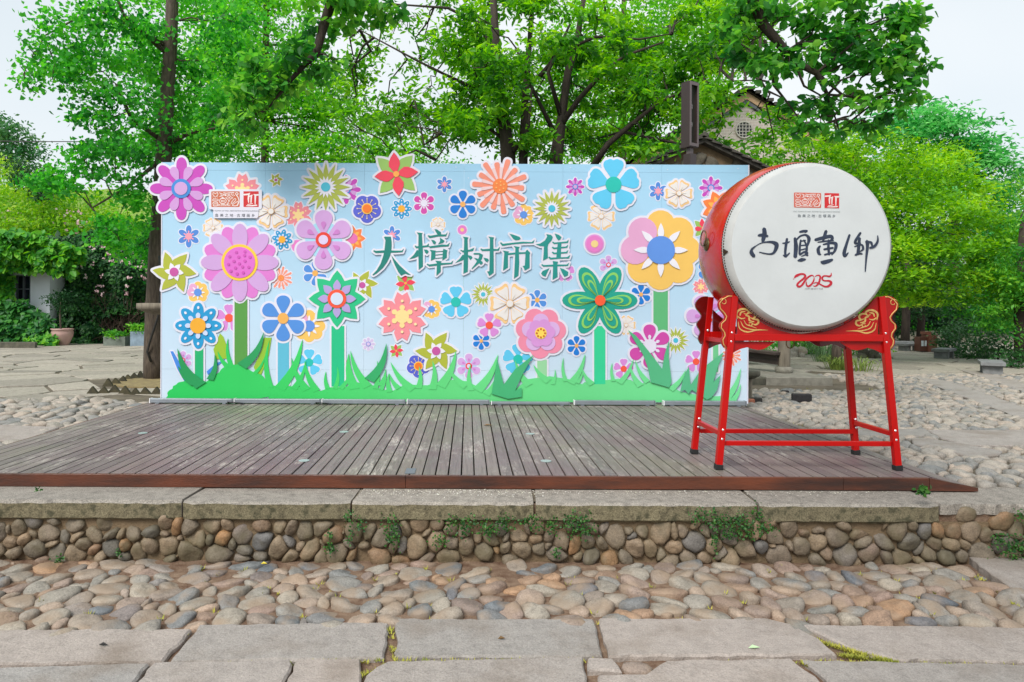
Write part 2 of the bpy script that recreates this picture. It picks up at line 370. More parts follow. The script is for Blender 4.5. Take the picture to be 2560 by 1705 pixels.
# --- lower pavement: flat granite slabs in front
def gslab(px, z=0.0): return [tuple(G(x, y, z)[:2]) for x, y in px]
def rough_edge(P, step=0.05, amp=0.008, r=rng):
    Q = []; n = len(P)
    for i in range(n):
        a, b = np.array(P[i]), np.array(P[(i+1) % n]); d = b - a; l = np.linalg.norm(d); m = max(1, int(l/step)); nn = np.array([-d[1], d[0]])/max(l, 1e-6)
        for k in range(m): Q.append(a + d*k/m + nn*(r.uniform(-amp, amp)*(0.4 if k == 0 else 1)))
    return Q
SLABS = [
 [(-700, 1592), (478, 1586), (408, 1666), (-760, 1690)], [(496, 1574), (973, 1566), (960, 1656), (426, 1667)],
 [(983, 1559), (1484, 1560), (1506, 1652), (988, 1654), (992, 1600)], [(1497, 1560), (1918, 1560), (1985, 1577), (2050, 1612), (2092, 1650), (1520, 1655)],
 [(2000, 1575), (3160, 1588), (3300, 1680), (2240, 1662), (2130, 1632)],
 [(-820, 1706), (372, 1674), (240, 1830), (-1000, 1830)], [(384, 1671), (724, 1663), (730, 1674), (662, 1830), (252, 1830)],
 [(740, 1663), (898, 1661), (903, 1700), (884, 1830), (676, 1830)], [(915, 1699), (967, 1667), (1460, 1655), (1466, 1702), (1480, 1830), (880, 1830)],
 [(1470, 1658), (1530, 1660), (1555, 1692), (1470, 1690)], [(1494, 1702), (1611, 1700), (1664, 1664), (1978, 1659), (2042, 1706), (2140, 1830), (1505, 1830)],
 [(2004, 1663), (3300, 1690), (3460, 1830), (2180, 1830), (2060, 1704)]]
for q in SLABS:
    P = rough_edge(gslab(q)); a = MB().slab(P, -0.03, 0.028 + rng.uniform(-.003, .004), 0.010); a.build('paving_slab', slab_m, low)
far_slab = [(2413, 1404), (2640, 1410), (2900, 1545), (2700, 1548), (2562, 1518)]
MB().slab(rough_edge(gslab(far_slab)), -0.03, 0.05, 0.006).build('paving_slab', slab_m, low)
blocks = [gslab(q) for q in SLABS + [far_slab]]
def keep_low(p): return 3.42 < p[1] < 4.53 and -5 < p[0] < 4.9 and not any(inside(b, p) for b in blocks) and not inside(gslab([(-1400, 1594), (490, 1590), (980, 1562), (1900, 1562), (2000, 1577), (3400, 1590), (3400, 1900), (-1400, 1900)]), p)
it = stones((-6.5, 6.5, -6, 6), 0.120, 52, lambda p: p[0] <= .2 and keep_low(p), joint=0.0015, big=0.8, aniso=1.5, rot=.6, org=(-1.6, 4.0)) + stones((-6.5, 6.5, -6, 6), 0.120, 57, lambda p: p[0] > .2 and keep_low(p), joint=0.0015, big=0.8, aniso=1.5, rot=-.5, org=(2, 4.0))
def h_low(x, y):
    mort = 0.45 + 0.55*min(1, max(0, (x + 1.2)/2.4)) ; near = 0.6 + 0.4*min(1, max(0, (4.4 - y)/0.5))
    return (rng.uniform(0.03, 0.055)*(mort*0.5 + 0.45)*near, 0.03)
lay(it, low, peb_low, lambda x, y, p: (x+p[0], y+p[1], p[2] - 0.004), h_low, 'cobble', 300, key=lambda q: (not -2.95 < q[0] < 3.35, q[1]), stuff='small_cobbles')
it = [(G(1593, 1677, 0)[0], G(1593, 1677, 0)[1], circ(0, 0, .085, 10, .055), .004), (G(860, 1690, 0)[0], G(860, 1690, 0)[1], circ(0, 0, .05, 9, .03), .004), (G(2190, 1650, 0)[0], G(2190, 1650, 0)[1], circ(0, 0, .06, 9, .025), .004)]
lay(it, low, peb_low, lambda x, y, p: (x+p[0], y+p[1], p[2]*0.6), h_low, 'cobble')

# --- retaining wall of river stones under granite cap stones
wall = thing('retaining_wall', 'low wall of rounded river stones under long granite cap stones before the deck', 'wall', (0, 4.6, 0))
YC, YW = 4.545, 4.60
caps = [(-1150, -790, 0.0), (-785, -335, .004), (-330, 452, 0.012), (456, 876, -0.004), (881, 1336, 0.004), (1342, 1897, 0.0), (1903, 2354, 0.003)]
wm = M('wall_mortar', lin((128, 108, 84)), 0.95, bump=0.9, scale=6, rgb2=lin((104, 88, 66)), bscale=60)
MB().box(-8, 9, YW - 0.016, 4.9, -0.05, 0.275).build('wall_core', wm, wall); MB().box(-8, 9, 4.592, 4.97, 0.2755, 0.372).build('joint_fill', dirt, wall)
for a, b, dz in caps:
    x0, x1 = (a-CX)*YC/F, (b-CX)*YC/F; n = max(6, int((x1-x0)/0.07)); ys = [YC, YC + .006, YC + .12, YC + .24, 4.93]; v = []; f = []
    for i in range(n + 1):
        u = i/n; x = x0 + (x1-x0)*u; j = rng.uniform(-.006, .006); k = rng.uniform(-.0035, .0035); e = 0.02*(u in (0, 1))
        s = 0.05 if u == 0 and a > 0 else (0.03 if u == 1 else 0)
        pr = [(YC + .02 + e*.3, CAPZ - .125 + j), (YC + j + e, CAPZ - .11 + k), (YC + k + e, CAPZ - .016 + k), (YC + .018 + e + k, CAPZ - .002 + dz*.5), (4.75, CAPZ + dz*.4), (4.98, CAPZ + dz*.4), (4.98, CAPZ - .125)]
        v += [(x + s*(y - YC)*1.6, y, z) for y, z in pr]
    m = 7
    for i in range(n):
        for k in range(m - 1): f.append((i*m+k, (i+1)*m+k, (i+1)*m+k+1, i*m+k+1))
    f += [tuple(range(m))[::-1], tuple(n*m + k for k in range(m))]
    o = add('cap_stone', v, f, [cap_m, cap_f], wall)
    for q in range(n):
        for k in (0, 1): o.data.polygons[q*6 + k].material_index = 1
lip = MB(); P = rough_edge([((2360-CX)*YC/F, YC + .03), (3.75, YC + .03), (5.2, YC + .08), (5.2, 5.25), (3.6, 5.0), ((2360-CX)*YC/F + .06, 4.98)], amp=0.016)
lip.slab(P, CAPZ - .07, CAPZ - .004, .012).build('cap_stone', cap_m, wall)
it = stones((-6, 6, -6, 6), 0.084, 23, lambda p: -5 < p[0] < 5.0 and 0.004 < p[1] < (0.266 if p[0] < 3.05 else 0.325), joint=0.001, big=0.9, aniso=1.4, rot=.85, org=(.2, .13))
lay(it, wall, peb_wall, lambda x, y, p: (x+p[0], YW - p[2] + (y+p[1])*0.06 - 0.02, max(-.02, y+p[1])), lambda x, y: (rng.uniform(0.03, 0.055), 0.04), 'stone', 300, key=lambda q: abs(q[0] - .3), stuff='small_stones')

# --- plaza beside and behind the deck
strips = [[(2278, 945), (2383, 959), (2560, 1025), (2700, 1080), (2700, 1112), (2560, 1057), (2357, 977)],
          [(2140, 1080), (2316, 1081), (2334, 1097), (2147, 1099)], [(2318, 1083), (2700, 1083), (2760, 1124), (2421, 1123), (2353, 1104)],
          [(2278, 1105), (2320, 1104), (2505, 1137), (2495, 1147), (2430, 1152), (2285, 1118)], [(2390, 925), (2480, 940), (2650, 990), (2700, 1018), (2560, 985)],
          [(-330, 1074), (20, 1070), (150, 1076), (70, 1108), (-330, 1122)]]
sp = [gslab(q, PLAZA) for q in strips]
for P in sp: MB().slab(rough_edge(P, step=0.2, amp=0.015), PLAZA - .02, PLAZA + .036, .010).build('flagstone', slab_m, upp)
def keep_r(p):
    x, y = p
    if x < 3.30 + (0.3 if y < 8.9 else 0): 
        return False
    if y > 13.6 or y < 4.99 or x > y*0.95 + .9 or (10.9 < y < 13.4 and x < 6.7): return False
    return not any(inside(b, p) for b in sp)
it = stones((3.3, 14, 4.95, 14.5), 0.108, 31, keep_r, joint=0.007, big=0.9, aniso=1.55)
lay(it, upp, peb_up, lambda x, y, p: (x+p[0], y+p[1], PLAZA + p[2] - .004), lambda x, y: (rng.uniform(.028, .055), .03), 'cobble', 300, n=10, key=lambda q: (q[0] > q[1]*.8, q[1]), stuff='small_cobbles')
def keep_l(p): return p[0] < -3.98 and 5.0 < p[1] < 9.4 + 0.25*math.sin(p[0]*2) and p[0] > -p[1]*0.9 - 1 and not any(inside(b, p) for b in sp)
it = stones((-10, -3.9, 5, 10), 0.15, 37, keep_l, joint=0.008, big=0.8, aniso=1.55)
lay(it, upp, peb_up, lambda x, y, p: (x+p[0], y+p[1], PLAZA + p[2] - .004), lambda x, y: (rng.uniform(.03, .055), .03), 'cobble', 300, key=lambda q: q[1], stuff='small_cobbles')
# flat flagstones farther off
def keep_f(p):
    x, y = p
    if x < 0: return x > -y*0.70 - 1 and x < -y*0.28 and 9.7 < y < 23 and math.hypot(x + 5.45, y - 12.2) > 1.0
    return x > y*0.40 and x < y*0.84 + 1 and 13.7 < y < 27
it = stones((-17, -3, 9.6, 23), 0.72, 41, keep_f, joint=0.035, aniso=1.9, big=0.7) + stones((5, 23, 13.7, 27), 0.8, 43, keep_f, joint=0.035, aniso=1.6, big=0.7)
for x, y, P, jo in it:
    Q = P*(1 - jo/np.maximum(np.linalg.norm(P, axis=1, keepdims=True), .05))
    MB().slab([(x+a, y+b) for a, b in Q], PLAZA - .02, PLAZA + rng.uniform(.006, .03), .01).build('flagstone', flag_m, upp)

# ================================================================== timber deck
def plank_mat():
    m = bpy.data.materials.new('weathered_decking'); m.use_nodes = True; t = m.node_tree; b = t.nodes['Principled BSDF']; k = t.links.new; b.inputs['Specular IOR Level'].default_value = .3
    g = t.nodes.new('ShaderNodeNewGeometry'); oi = t.nodes.new('ShaderNodeObjectInfo')
    add_ = t.nodes.new('ShaderNodeVectorMath'); add_.operation = 'MULTIPLY_ADD'; k(oi.outputs['Random'], add_.inputs[0]); add_.inputs[1].default_value = (7, 13, 3); k(g.outputs['Position'], add_.inputs[2])
    def noise(scale, st, src, det=6, rough=.65):
        mp = t.nodes.new('ShaderNodeMapping'); mp.inputs['Scale'].default_value = st; k(src, mp.inputs[0])
        n = t.nodes.new('ShaderNodeTexNoise'); n.inputs['Scale'].default_value = scale; n.inputs['Detail'].default_value = det; n.inputs['Roughness'].default_value = rough; k(mp.outputs[0], n.inputs['Vector']); return n.outputs[0]
    def mix(fac, a, b_, mode='MIX'):
        x = t.nodes.new('ShaderNodeMix'); x.data_type = 'RGBA'; x.blend_type = mode
        if isinstance(fac, float): x.inputs[0].default_value = fac
        else: k(fac, x.inputs[0])
        for nm, q in (('A', a), ('B', b_)):
            if isinstance(q, tuple): x.inputs[nm].default_value = (*q, 1)
            else: k(q, x.inputs[nm])
        return x.outputs['Result']
    base = ramp(t, [(0, lin((92, 84, 84))), (.35, lin((112, 102, 100))), (.7, lin((128, 119, 112))), (1, lin((100, 89, 90)))]); k(oi.outputs['Random'], base.inputs[0])
    broad_tint = ramp(t, [(.36, lin((126, 128, 104))), (.5, lin((124, 114, 112))), (.66, lin((118, 92, 98)))]); k(noise(0.55, (1, 1, 1), g.outputs['Position'], 3), broad_tint.inputs[0])  # broad random drift from grey green to purple brown across the planks
    c = mix(0.5, base.outputs[0], broad_tint.outputs[0])
    grain = ramp(t, [(.3, (.62,)*3), (.5, (1,)*3), (.72, (1.25,)*3)]); k(noise(22, (3.2, .12, 1), add_.outputs[0]), grain.inputs[0]); c = mix(0.8, c, grain.outputs[0], 'MULTIPLY')
    w1 = ramp(t, [(.50, (0,)*3), (.62, (.8,)*3)]); k(noise(2.0, (1.3, .55, 1), g.outputs['Position'], 8, .75), w1.inputs[0])
    w2 = ramp(t, [(.47, (0,)*3), (.60, (.85,)*3)]); k(noise(26, (1.6, .22, 1), add_.outputs[0], 8, .8), w2.inputs[0])
    c = mix(mix(1.0, w1.outputs[0], w2.outputs[0], 'MULTIPLY'), c, lin((206, 200, 188)))
    k(c, b.inputs['Base Color'])
    rr = ramp(t, [(.3, (.38,)*3), (.7, (.62,)*3)]); k(noise(6, (2, .3, 1), add_.outputs[0]), rr.inputs[0]); k(rr.outputs[0], b.inputs['Roughness'])
    u = t.nodes.new('ShaderNodeBump'); u.inputs['Strength'].default_value = .35; u.inputs['Distance'].default_value = .004; k(noise(40, (4, .1, 1), add_.outputs[0]), u.inputs['Height']); k(u.outputs[0], b.inputs['Normal'])
    return m
pm = plank_mat()
deck = thing('timber_deck', 'low platform of weathered grey timber planks with a red brown front board', 'deck', (-0.3, 6.7, PLAZA))
X0, X1, YF, YB, pit = -3.88, 3.25, 4.905, 8.78, 0.0914
n = int(round((X1 - X0)/pit)); cuts = {14: 7.9, 29: 7.75, 46: 5.35, 47: 5.36, 63: 6.4, 7: 6.9}
for i in range(n):
    a = X0 + i*pit; gap = rng.uniform(.0075, .0125); z = DECK + rng.uniform(-.0022, .0022)
    segs = [(YF + .002, cuts[i] - .001), (cuts[i] + .002, YB)] if i in cuts else [(YF + .002 + rng.uniform(0, .003), YB)]
    for y0, y1 in segs: MB().box(a + gap/2, a + pit - gap/2, y0, y1, DECK - .024, z).build('plank', pm, deck, bevel=.0025)
fas_m = M('red_brown_stained_timber', lin((54, 34, 28)), .42, scale=1.6, rgb2=lin((108, 56, 34)), bump=.25, stretch=(1, 1, 5), bscale=30)
for a, b in ((-3.9, -0.43), (-0.428, 2.62), (2.622, 3.22)): MB().box(a, b, YF - .028, YF, CAPZ + .006, DECK - .001).build('fascia_board', fas_m, deck, bevel=.003)
MB().prism([(3.222, DECK - .001), (3.222, CAPZ + .006), (3.56, CAPZ + .004), (3.56, CAPZ + .028)], YF - .028, YF).build('fascia_board', fas_m, deck)
v = [(3.255, YF, DECK), (3.255, YB, DECK), (3.56, YF, CAPZ + .02), (3.56, YB, PLAZA + .03), (3.255, YF, DECK - .02), (3.255, YB, DECK - .02), (3.56, YF, CAPZ), (3.56, YB, PLAZA + .01)]
for k in range(3):
    q = lambda u, i, j: tuple(np.array(v[i])*(1-u) + np.array(v[j])*u)
    u0, u1 = k/3 + .008, (k+1)/3 - .008
    vv = [q(u0, 0, 2), q(u1, 0, 2), q(u1, 1, 3), q(u0, 1, 3), q(u0, 4, 6), q(u1, 4, 6), q(u1, 5, 7), q(u0, 5, 7)]
    add('ramp_plank', vv, [(0, 1, 2, 3), (7, 6, 5, 4), (0, 4, 5, 1), (1, 5, 6, 2), (2, 6, 7, 3), (3, 7, 4, 0)], pm, deck)
jm = M('dark_joist', (.02, .016, .014), .9)
js = MB()
for y in (5.0, 5.8, 6.6, 7.4, 8.2, 8.7): js.box(X0 + .02, X1 - .02, y - .03, y + .03, PLAZA + .002, DECK - .026)
js.build('joist', jm, deck)
MB().box(X0 - .022, X0 - .002, YF, YB, PLAZA + .004, DECK - .004).build('side_board', fas_m, deck)
tp = G(1027, 1177, DECK); MB().box(tp.x - .035, tp.x + .035, tp.y - .1, tp.y + .06, DECK + .0025, DECK + .005).build('grey_tape', M('grey_tape', lin((104, 112, 118)), .6), deck)
# small slabs of light lying flat in the planks
lm = M('deck_marker', lin((150, 168, 164)), .4)
for px, py in ((760, 1152), (357, 1083), (1365, 1153), (860, 1080), (1325, 1085)):
    p = G(px, py, DECK); MB().slab([(p.x + a, p.y + b) for a, b in circ(0, 0, .042, 14)], DECK, DECK + .004).build('inset_light', lm, deck)
# ================================================================== painted flower backdrop
YBD = 8.60; KB = YBD/F
def B(px, py):
    p = W(px, py, YBD); return (p.x, p.z)
def ZM(k, pts):                                                  # measured in enlarged views of the photograph
    s, ox, oy = {2: (3.68, 360, 700), 4: (3.925, 900, 660), 6: (4.238, 1380, 660), 7: (9.058, 920, 560), 8: (7.246, 1115, 560), 3: (3.925, 900, 370)}[k]
    return [(ox + u/s, oy + v/s) for u, v in pts]
bl, tp = B(405, 1005); br, bt = B(1869, 1012)
BX0, BX1, BZ0, BZ1 = B(405, 700)[0], B(1869, 700)[0], DECK + 0.012, B(1170, 409)[1]
board = thing('flower_backdrop', 'tall pale blue market backdrop covered in bright cut-out flowers standing on the deck', 'backdrop', ((BX0+BX1)/2, YBD, DECK))
skyprint = grad_mat('pale_blue_print', 2, BZ0, BZ1, [(0, lin((200, 216, 232))), (.5, lin((174, 207, 230))), (1, lin((152, 198, 226)))])
white = M('white_foam_board', tuple(x*.9 for x in lin((226, 226, 240))), .6, var=.03, scale=2)
seams = [BX0, B(662, 700)[0], B(910, 700)[0], B(1159, 700)[0], B(1406, 700)[0], B(1653, 700)[0], BX1]
zs = [BZ0, B(1170, 926)[1], B(1170, 429)[1], BZ1]
for i in range(6):
    for j in range(3):
        MB().box(seams[i] + .0008, seams[i+1] - .0008, YBD, YBD + .012, zs[j] + .0008, zs[j+1] - .0008).build('panel', skyprint, board)
alu = M('pale_aluminium', (.55, .56, .58), .4, metal=.6)
fr = MB()
for x in (BX0 + .03, -1.2, 1.1, BX1 - .03): fr.box(x - .02, x + .02, YBD + .013, YBD + .16, BZ0, BZ1 - .02)
for z in (BZ0 + .03, 1.9, BZ1 - .05): fr.box(BX0 + .01, BX1 - .01, YBD + .0135, YBD + .055, z - .02, z + .02)
fr.build('support_frame', alu, board)
MB().box(BX0 - .012, BX0 - .001, YBD - .004, YBD + .17, BZ0, BZ1).build('edge_trim', white, board)
MB().box(BX1 + .001, BX1 + .013, YBD - .004, YBD + .17, BZ0, BZ1).build('edge_trim', white, board)
for px, py in ((564, 412), (770, 414), (1171, 445), (1426, 420), (1632, 421), (1669, 424), (1845, 421), (1140, 418), (470, 430), (700, 416)):
    x, z = B(px, py); MB().prism(circ(x, z, .006, 8).tolist(), YBD - .003, YBD).build('screw', white, board)

# ---- petals
PROF = {'drop': [(0, .1), (.2, .36), (.45, .78), (.65, 1), (.82, .95), (.94, .66), (1, .25)], 'point': [(0, .12), (.15, .5), (.4, 1), (.58, .96), (.8, .56), (1, 0)],
 'spike': [(0, .6), (.3, 1), (.6, .78), (1, 0)], 'ray': [(0, .42), (.88, 1), (.96, .85), (1, .5)], 'spoon': [(0, .3), (.35, .5), (.7, 1), (.9, .85), (1, .4)],
 'heart': [(0, .08), (.3, .5), (.6, .95), (.8, 1), (.93, .82), (.96, .55), (1, .42), (.99, .2), (.95, .1)], 'split': [(0, .3), (.35, .82), (.62, 1), (1, .62), (.84, 0)],
 'wave': [(0, .1), (.3, .45), (.6, .8), (.85, 1), (.97, .9), (1, .6), (.94, .28), (.95, 0)], 'knob': [(0, .45), (.4, .45), (.6, .95), (.8, 1), (1, .4)]}
def petal(kind, r0, r1, wd, a, bend=0.0):
    if kind == 'oval': pr = [((1 - math.cos(pi*k/9))/2, math.sin(pi*k/9)) for k in range(10)]
    else: pr = PROF[kind]
    L = [(r0 + t*(r1-r0), -h*wd) for t, h in pr]; Rr = [(r0 + t*(r1-r0), h*wd) for t, h in pr[::-1] if h > 1e-6]
    P = np.array(L + Rr)
    if kind in ('drop', 'ray', 'spoon', 'heart', 'wave', 'knob'): P = chaikin(P, 1)
    if bend: P[:, 1] += bend*((P[:, 0] - r0)/(r1 - r0))**2*(r1-r0)
    c, s = math.sin(a), math.cos(a)                               # a = 0 points up, clockwise
    return np.stack([P[:, 0]*c + P[:, 1]*s, P[:, 0]*s - P[:, 1]*c], 1)
def ringp(n, kind, r0, r1, wd, a0=0.0, bend=0.0): return [petal(kind, r0, r1, wd, a0 + 2*pi*k/n, bend) for k in range(n)]
def dots(n, rad, r, a0=0.0): return [circ(rad*math.sin(a0 + 2*pi*k/n), rad*math.cos(a0 + 2*pi*k/n), r, 10) for k in range(n)]
WH = (232, 230, 242)
def spec(kind):
    if kind == 'purple': return [('petal', ringp(8, 'drop', .12, 1, .17), (196, 66, 184)), ('petal', ringp(8, 'drop', .2, .74, .14, pi/8), (206, 154, 216)), ('ring', [circ(0, 0, .31)], (58, 138, 214)), ('center', [circ(0, 0, .21)], (206, 160, 216))]
    if kind == 'sakura': return [('petal', ringp(6, 'split', .15, 1, .33), (238, 140, 152)), ('center', [circ(0, 0, .28)] + [petal('knob', .1, .47, .11, k*pi/3) for k in range(6)], (250, 218, 150)), ('dot', dots(6, .63, .06), (250, 222, 170))]
    if kind == 'swirl': return [('petal', ringp(6, 'point', .1, 1, .30, 0, .5) + [circ(0, 0, .4)], (172, 180, 56)), ('star', ringp(6, 'point', .05, .48, .13, .3, .2), WH), ('center', [circ(0, 0, .22)], (196, 82, 160))]
    if kind == 'cream': return [('petal', ringp(6, 'wave', .14, 1, .37, pi/6), (242, 200, 140)), ('inner_petal', ringp(6, 'wave', .2, .84, .29, pi/6), (232, 228, 226)), ('vein', [petal('spike', .24, .55, .007, pi/6 + k*pi/3 + d) for k in range(6) for d in (0,)], (220, 204, 182)), ('ring', [circ(0, 0, .2)], (226, 184, 130)), ('center', [circ(0, 0, .165)], (232, 228, 226))]
    if kind == 'burst': return [('petal', ringp(16, 'spike', .15, 1, .115), (172, 184, 72)), ('star', ringp(16, 'spike', .1, .46, .06, pi/16), WH), ('center', [circ(0, 0, .19)], (72, 188, 214))]
    if kind == 'red': return [('leaf', ringp(4, 'point', .1, 1.08, .27, .62, .1), (148, 192, 96)), ('petal', ringp(4, 'point', .04, .95, .25, -.25, .14), (234, 62, 88)), ('center', [circ(0, 0, .13)], (246, 168, 76))]
    if kind == 'indigo': return [('petal', [circ(.52*math.sin(2*pi*k/5 + pi), .52*math.cos(2*pi*k/5 + pi), .47, 18) for k in range(5)], (84, 94, 206)), ('stamen', [petal('ray', .3, .66, .018, 2*pi*k/12) for k in range(12)] + dots(12, .68, .045), (244, 222, 170)), ('ring', [circ(0, 0, .38)], (250, 200, 84)), ('center', [circ(0, 0, .3)], (240, 120, 30))]
    if kind == 'dotted': return [('petal', ringp(8, 'oval', .2, 1, .23) + [circ(0, 0, .5)], (22, 152, 208)), ('dot', [petal('oval', .71, .84, .05, k*pi/4) for k in range(8)], WH), ('inner_petal', [petal('oval', .3, .56, .1, k*pi/4) for k in range(8)], (200, 216, 246)), ('center', [circ(0, 0, .34)], (238, 172, 44))]
    if kind == 'bluepink': return [('petal', ringp(6, 'oval', .22, 1, .25), (76, 134, 214)), ('center', [circ(0, 0, .3)] + [petal('knob', .15, .52, .06, k*pi/3) for k in range(6)], (244, 158, 176))]
    if kind == 'blue6': return [('petal', ringp(6, 'drop', .16, 1, .3), (78, 142, 220)), ('center', [circ(0, 0, .24)], (238, 176, 88))]
    if kind == 'deep6': return [('petal', ringp(6, 'drop', .16, 1, .3), (12, 122, 212)), ('center', [circ(0, 0, .2)], (240, 176, 100))]
    if kind == 'daisy': return [('petal', ringp(8, 'oval', .2, .98, .22, pi/8), (220, 124, 208)), ('petal', ringp(8, 'oval', .28, 1, .2), (206, 164, 220)), ('ring', [circ(0, 0, .47, 36)], (248, 206, 60)), ('center', [circ(0, 0, .4, 36)], (222, 110, 206)), ('dot', [circ(a, b, .04, 9) for a, b in ((-.08, .26), (.14, .28), (-.25, .15), (-.02, .14), (.13, .18), (.27, .14), (-.14, .03), (.14, .04), (-.28, -.05), (0, -.03), (.08, -.11), (.24, -.12), (-.1, -.14), (-.22, -.22), (-.06, -.29), (.1, -.26))], (206, 84, 184))]
    if kind == 'lilac6': return [('backing', [circ(0, 0, .62)], (170, 220, 240)), ('petal', ringp(6, 'drop', .1, 1, .3), (210, 164, 222)), ('inner_petal', [petal('drop', .36, .62, .085, k*pi/3) for k in range(6)], (204, 128, 204)), ('ring', [circ(0, 0, .26)], (232, 62, 44)), ('center', [circ(0, 0, .16)], (222, 206, 240))]
    if kind == 'orange': return [('petal', ringp(8, 'point', .2, 1, .26), (242, 128, 62)), ('inner_petal', ringp(8, 'point', .2, .7, .14), (250, 176, 76)), ('center', [circ(0, 0, .4)], (226, 110, 176))]
    if kind == 'green8': return [('petal', ringp(8, 'point', .1, 1, .27), (28, 192, 132)), ('backing', [circ(0, 0, .36, 8)], (190, 240, 230)), ('inner_petal', ringp(8, 'point', .22, .68, .14), (178, 160, 218)), ('ring', [circ(0, 0, .33)], (240, 84, 54)), ('center', [circ(0, 0, .22)], (206, 220, 240))]
    if kind == 'coral': return [('petal', [petal('ray', .12, (1, .86)[k % 2], .1, 2*pi*k/14 + .2) for k in range(14)], (240, 146, 122)), ('inner_petal', [petal('ray', .15, .68, .065, 2*pi*k/14 + .42) for k in range(14)], (236, 206, 208)), ('center', [circ(0, 0, .27)], (244, 134, 66)), ('dot', dots(6, .15, .028) + [circ(.02, .03, .03, 8)], (250, 190, 110))]
    if kind == 'cluster': return [('petal', [circ(.6*math.sin(k*pi/4), .6*math.cos(k*pi/4), .34 + .01*(k % 2), 18) for k in (0, 1, 2, 3, 4, 5)] + [circ(0, 0, .45)], (242, 196, 98)), ('petal', [circ(.6*math.sin(k*pi/4), .6*math.cos(k*pi/4), .34, 18) for k in (6, 7)], (226, 166, 206)), ('star', ringp(8, 'point', .2, .64, .075), (236, 234, 244)), ('center', [circ(0, 0, .33, 30)], (94, 146, 226))]
    if kind == 'cyan5': return [('petal', ringp(5, 'heart', .16, 1, .4), (92, 198, 238)), ('center', [circ(0, 0, .31)], (24, 190, 176))]
    if kind == 'pink5': return [('petal', ringp(5, 'heart', .16, 1, .37), (214, 138, 214)), ('center', [circ(0, 0, .31)], (242, 86, 62))]
    if kind == 'teal6': return [('petal', ringp(6, 'oval', .06, 1, .235, pi/6 + pi/3), (20, 160, 140)), ('loop', ringp(6, 'drop', .08, .84, .155, pi/6 + pi/3), (140, 206, 100)), ('inner_petal', ringp(6, 'drop', .1, .77, .115, pi/6 + pi/3), (20, 160, 140)), ('loop', ringp(6, 'drop', .1, .62, .085, pi/6 + pi/3), (140, 206, 100)), ('inner_petal', ringp(6, 'drop', .12, .55, .048, pi/6 + pi/3), (20, 160, 140)), ('center', [circ(0, 0, .14)], (250, 92, 50))]
    if kind == 'peony': return [('petal', [circ(.6*math.sin(2*pi*k/7 + .5), .6*math.cos(2*pi*k/7 + .5), .37, 18) for k in range(7)] + [circ(0, 0, .5)], (236, 140, 168)), ('petal', [circ(.44*math.sin(2*pi*k/5), .44*math.cos(2*pi*k/5), .3, 18) for k in range(5)] + [circ(0, 0, .4)], (216, 176, 226)), ('petal', [circ(.3*math.sin(2*pi*k/6 + .4), .3*math.cos(2*pi*k/6 + .4), .25, 16) for k in range(6)] + [circ(0, 0, .3)], (214, 150, 216)), ('center', [circ(0, 0, .22)], (250, 216, 90)), ('dot', dots(8, .155, .035), (200, 90, 40))]
    if kind == 'magenta': return [('petal', ringp(6, 'drop', .12, 1, .29), (206, 72, 168)), ('center', [circ(0, 0, .32)] + [petal('knob', .2, .52, .07, k*pi/3) for k in range(6)], (226, 222, 240))]
    if kind == 'disc': return [('petal', [circ(0, 0, 1, 32)], (222, 150, 214)), ('inner_petal', [circ(0, 0, .86, 32)], (228, 126, 200)), ('center', [circ(0, 0, .38)], (240, 212, 140))]
    if kind == 'pale8': return [('petal', ringp(8, 'drop', .2, 1, .22), (208, 190, 228)), ('ring', [circ(0, 0, .38)], (118, 140, 216)), ('center', [circ(0, 0, .27)], (212, 190, 230))]
cache = {}
def flower(kind, px, py, r, lift=0, raised=True, rot=0.0, name='flower_cutout'):
    """one flower glued to the board: a white plate with its petals, rings and centre on it"""
    sp_ = spec(kind); x, z = B(px, py); r *= KB; c, s = math.cos(rot), math.sin(rot)
    key = (kind, raised, round(r, 3))
    if key not in cache: cache[key] = outline([p for l in sp_[:2] for p in l[1]], min(.17, (5.6 if r > .2 else 4.6 if raised else 2.3)*KB/r), 72 if raised else 44)
    place = lambda P: [(x + (a*c + b*s)*r, z + (-a*s + b*c)*r) for a, b in P]
    th = (.005 if r > .2 else .004) if raised else .0012; y = YBD - lift*.5
    if not raised: y -= .0006
    root = MB().prism(place(cache[key]), y - th, y).build(name, white if raised else ink((222, 226, 240)), board)
    y -= th; t = (.004 if r > .2 else .003) if raised else .0007
    for nm, polys, colr in sp_:
        if raised and r > .1 and nm not in ('dot', 'vein', 'stamen'):
            for k, P in enumerate(polys):
                e = t*(.92 + .16*((k*7) % 5)/5 + .05*(k % 2)) + k*.00012
                MB().prism(place(P), y - e, y).build(nm, ink(colr), root)
        else:
            a = MB()
            for k, P in enumerate(polys): a.prism(place(P), y - t - k*.00008, y + .0002)
            a.build(nm if len(polys) == 1 else nm + 's', ink(colr), root)
        y -= t + (.0012 if len(polys) > 1 else .0003)
    return root
def plate(name, px_pts, colr, lift, th=.006, parent=None, edge=0, mat=None):
    P = [B(*p) for p in px_pts]; y = YBD - lift*.55; par = parent or board
    if edge:
        root = MB().prism(outline([P], edge*KB, 60), y - th, y).build(name + '_plate', white, par)
        MB().prism(P, y - th - .003, y - th).build(name, mat or ink(colr), root); return root
    return MB().prism(P, y - th, y).build(name, mat or ink(colr), par)

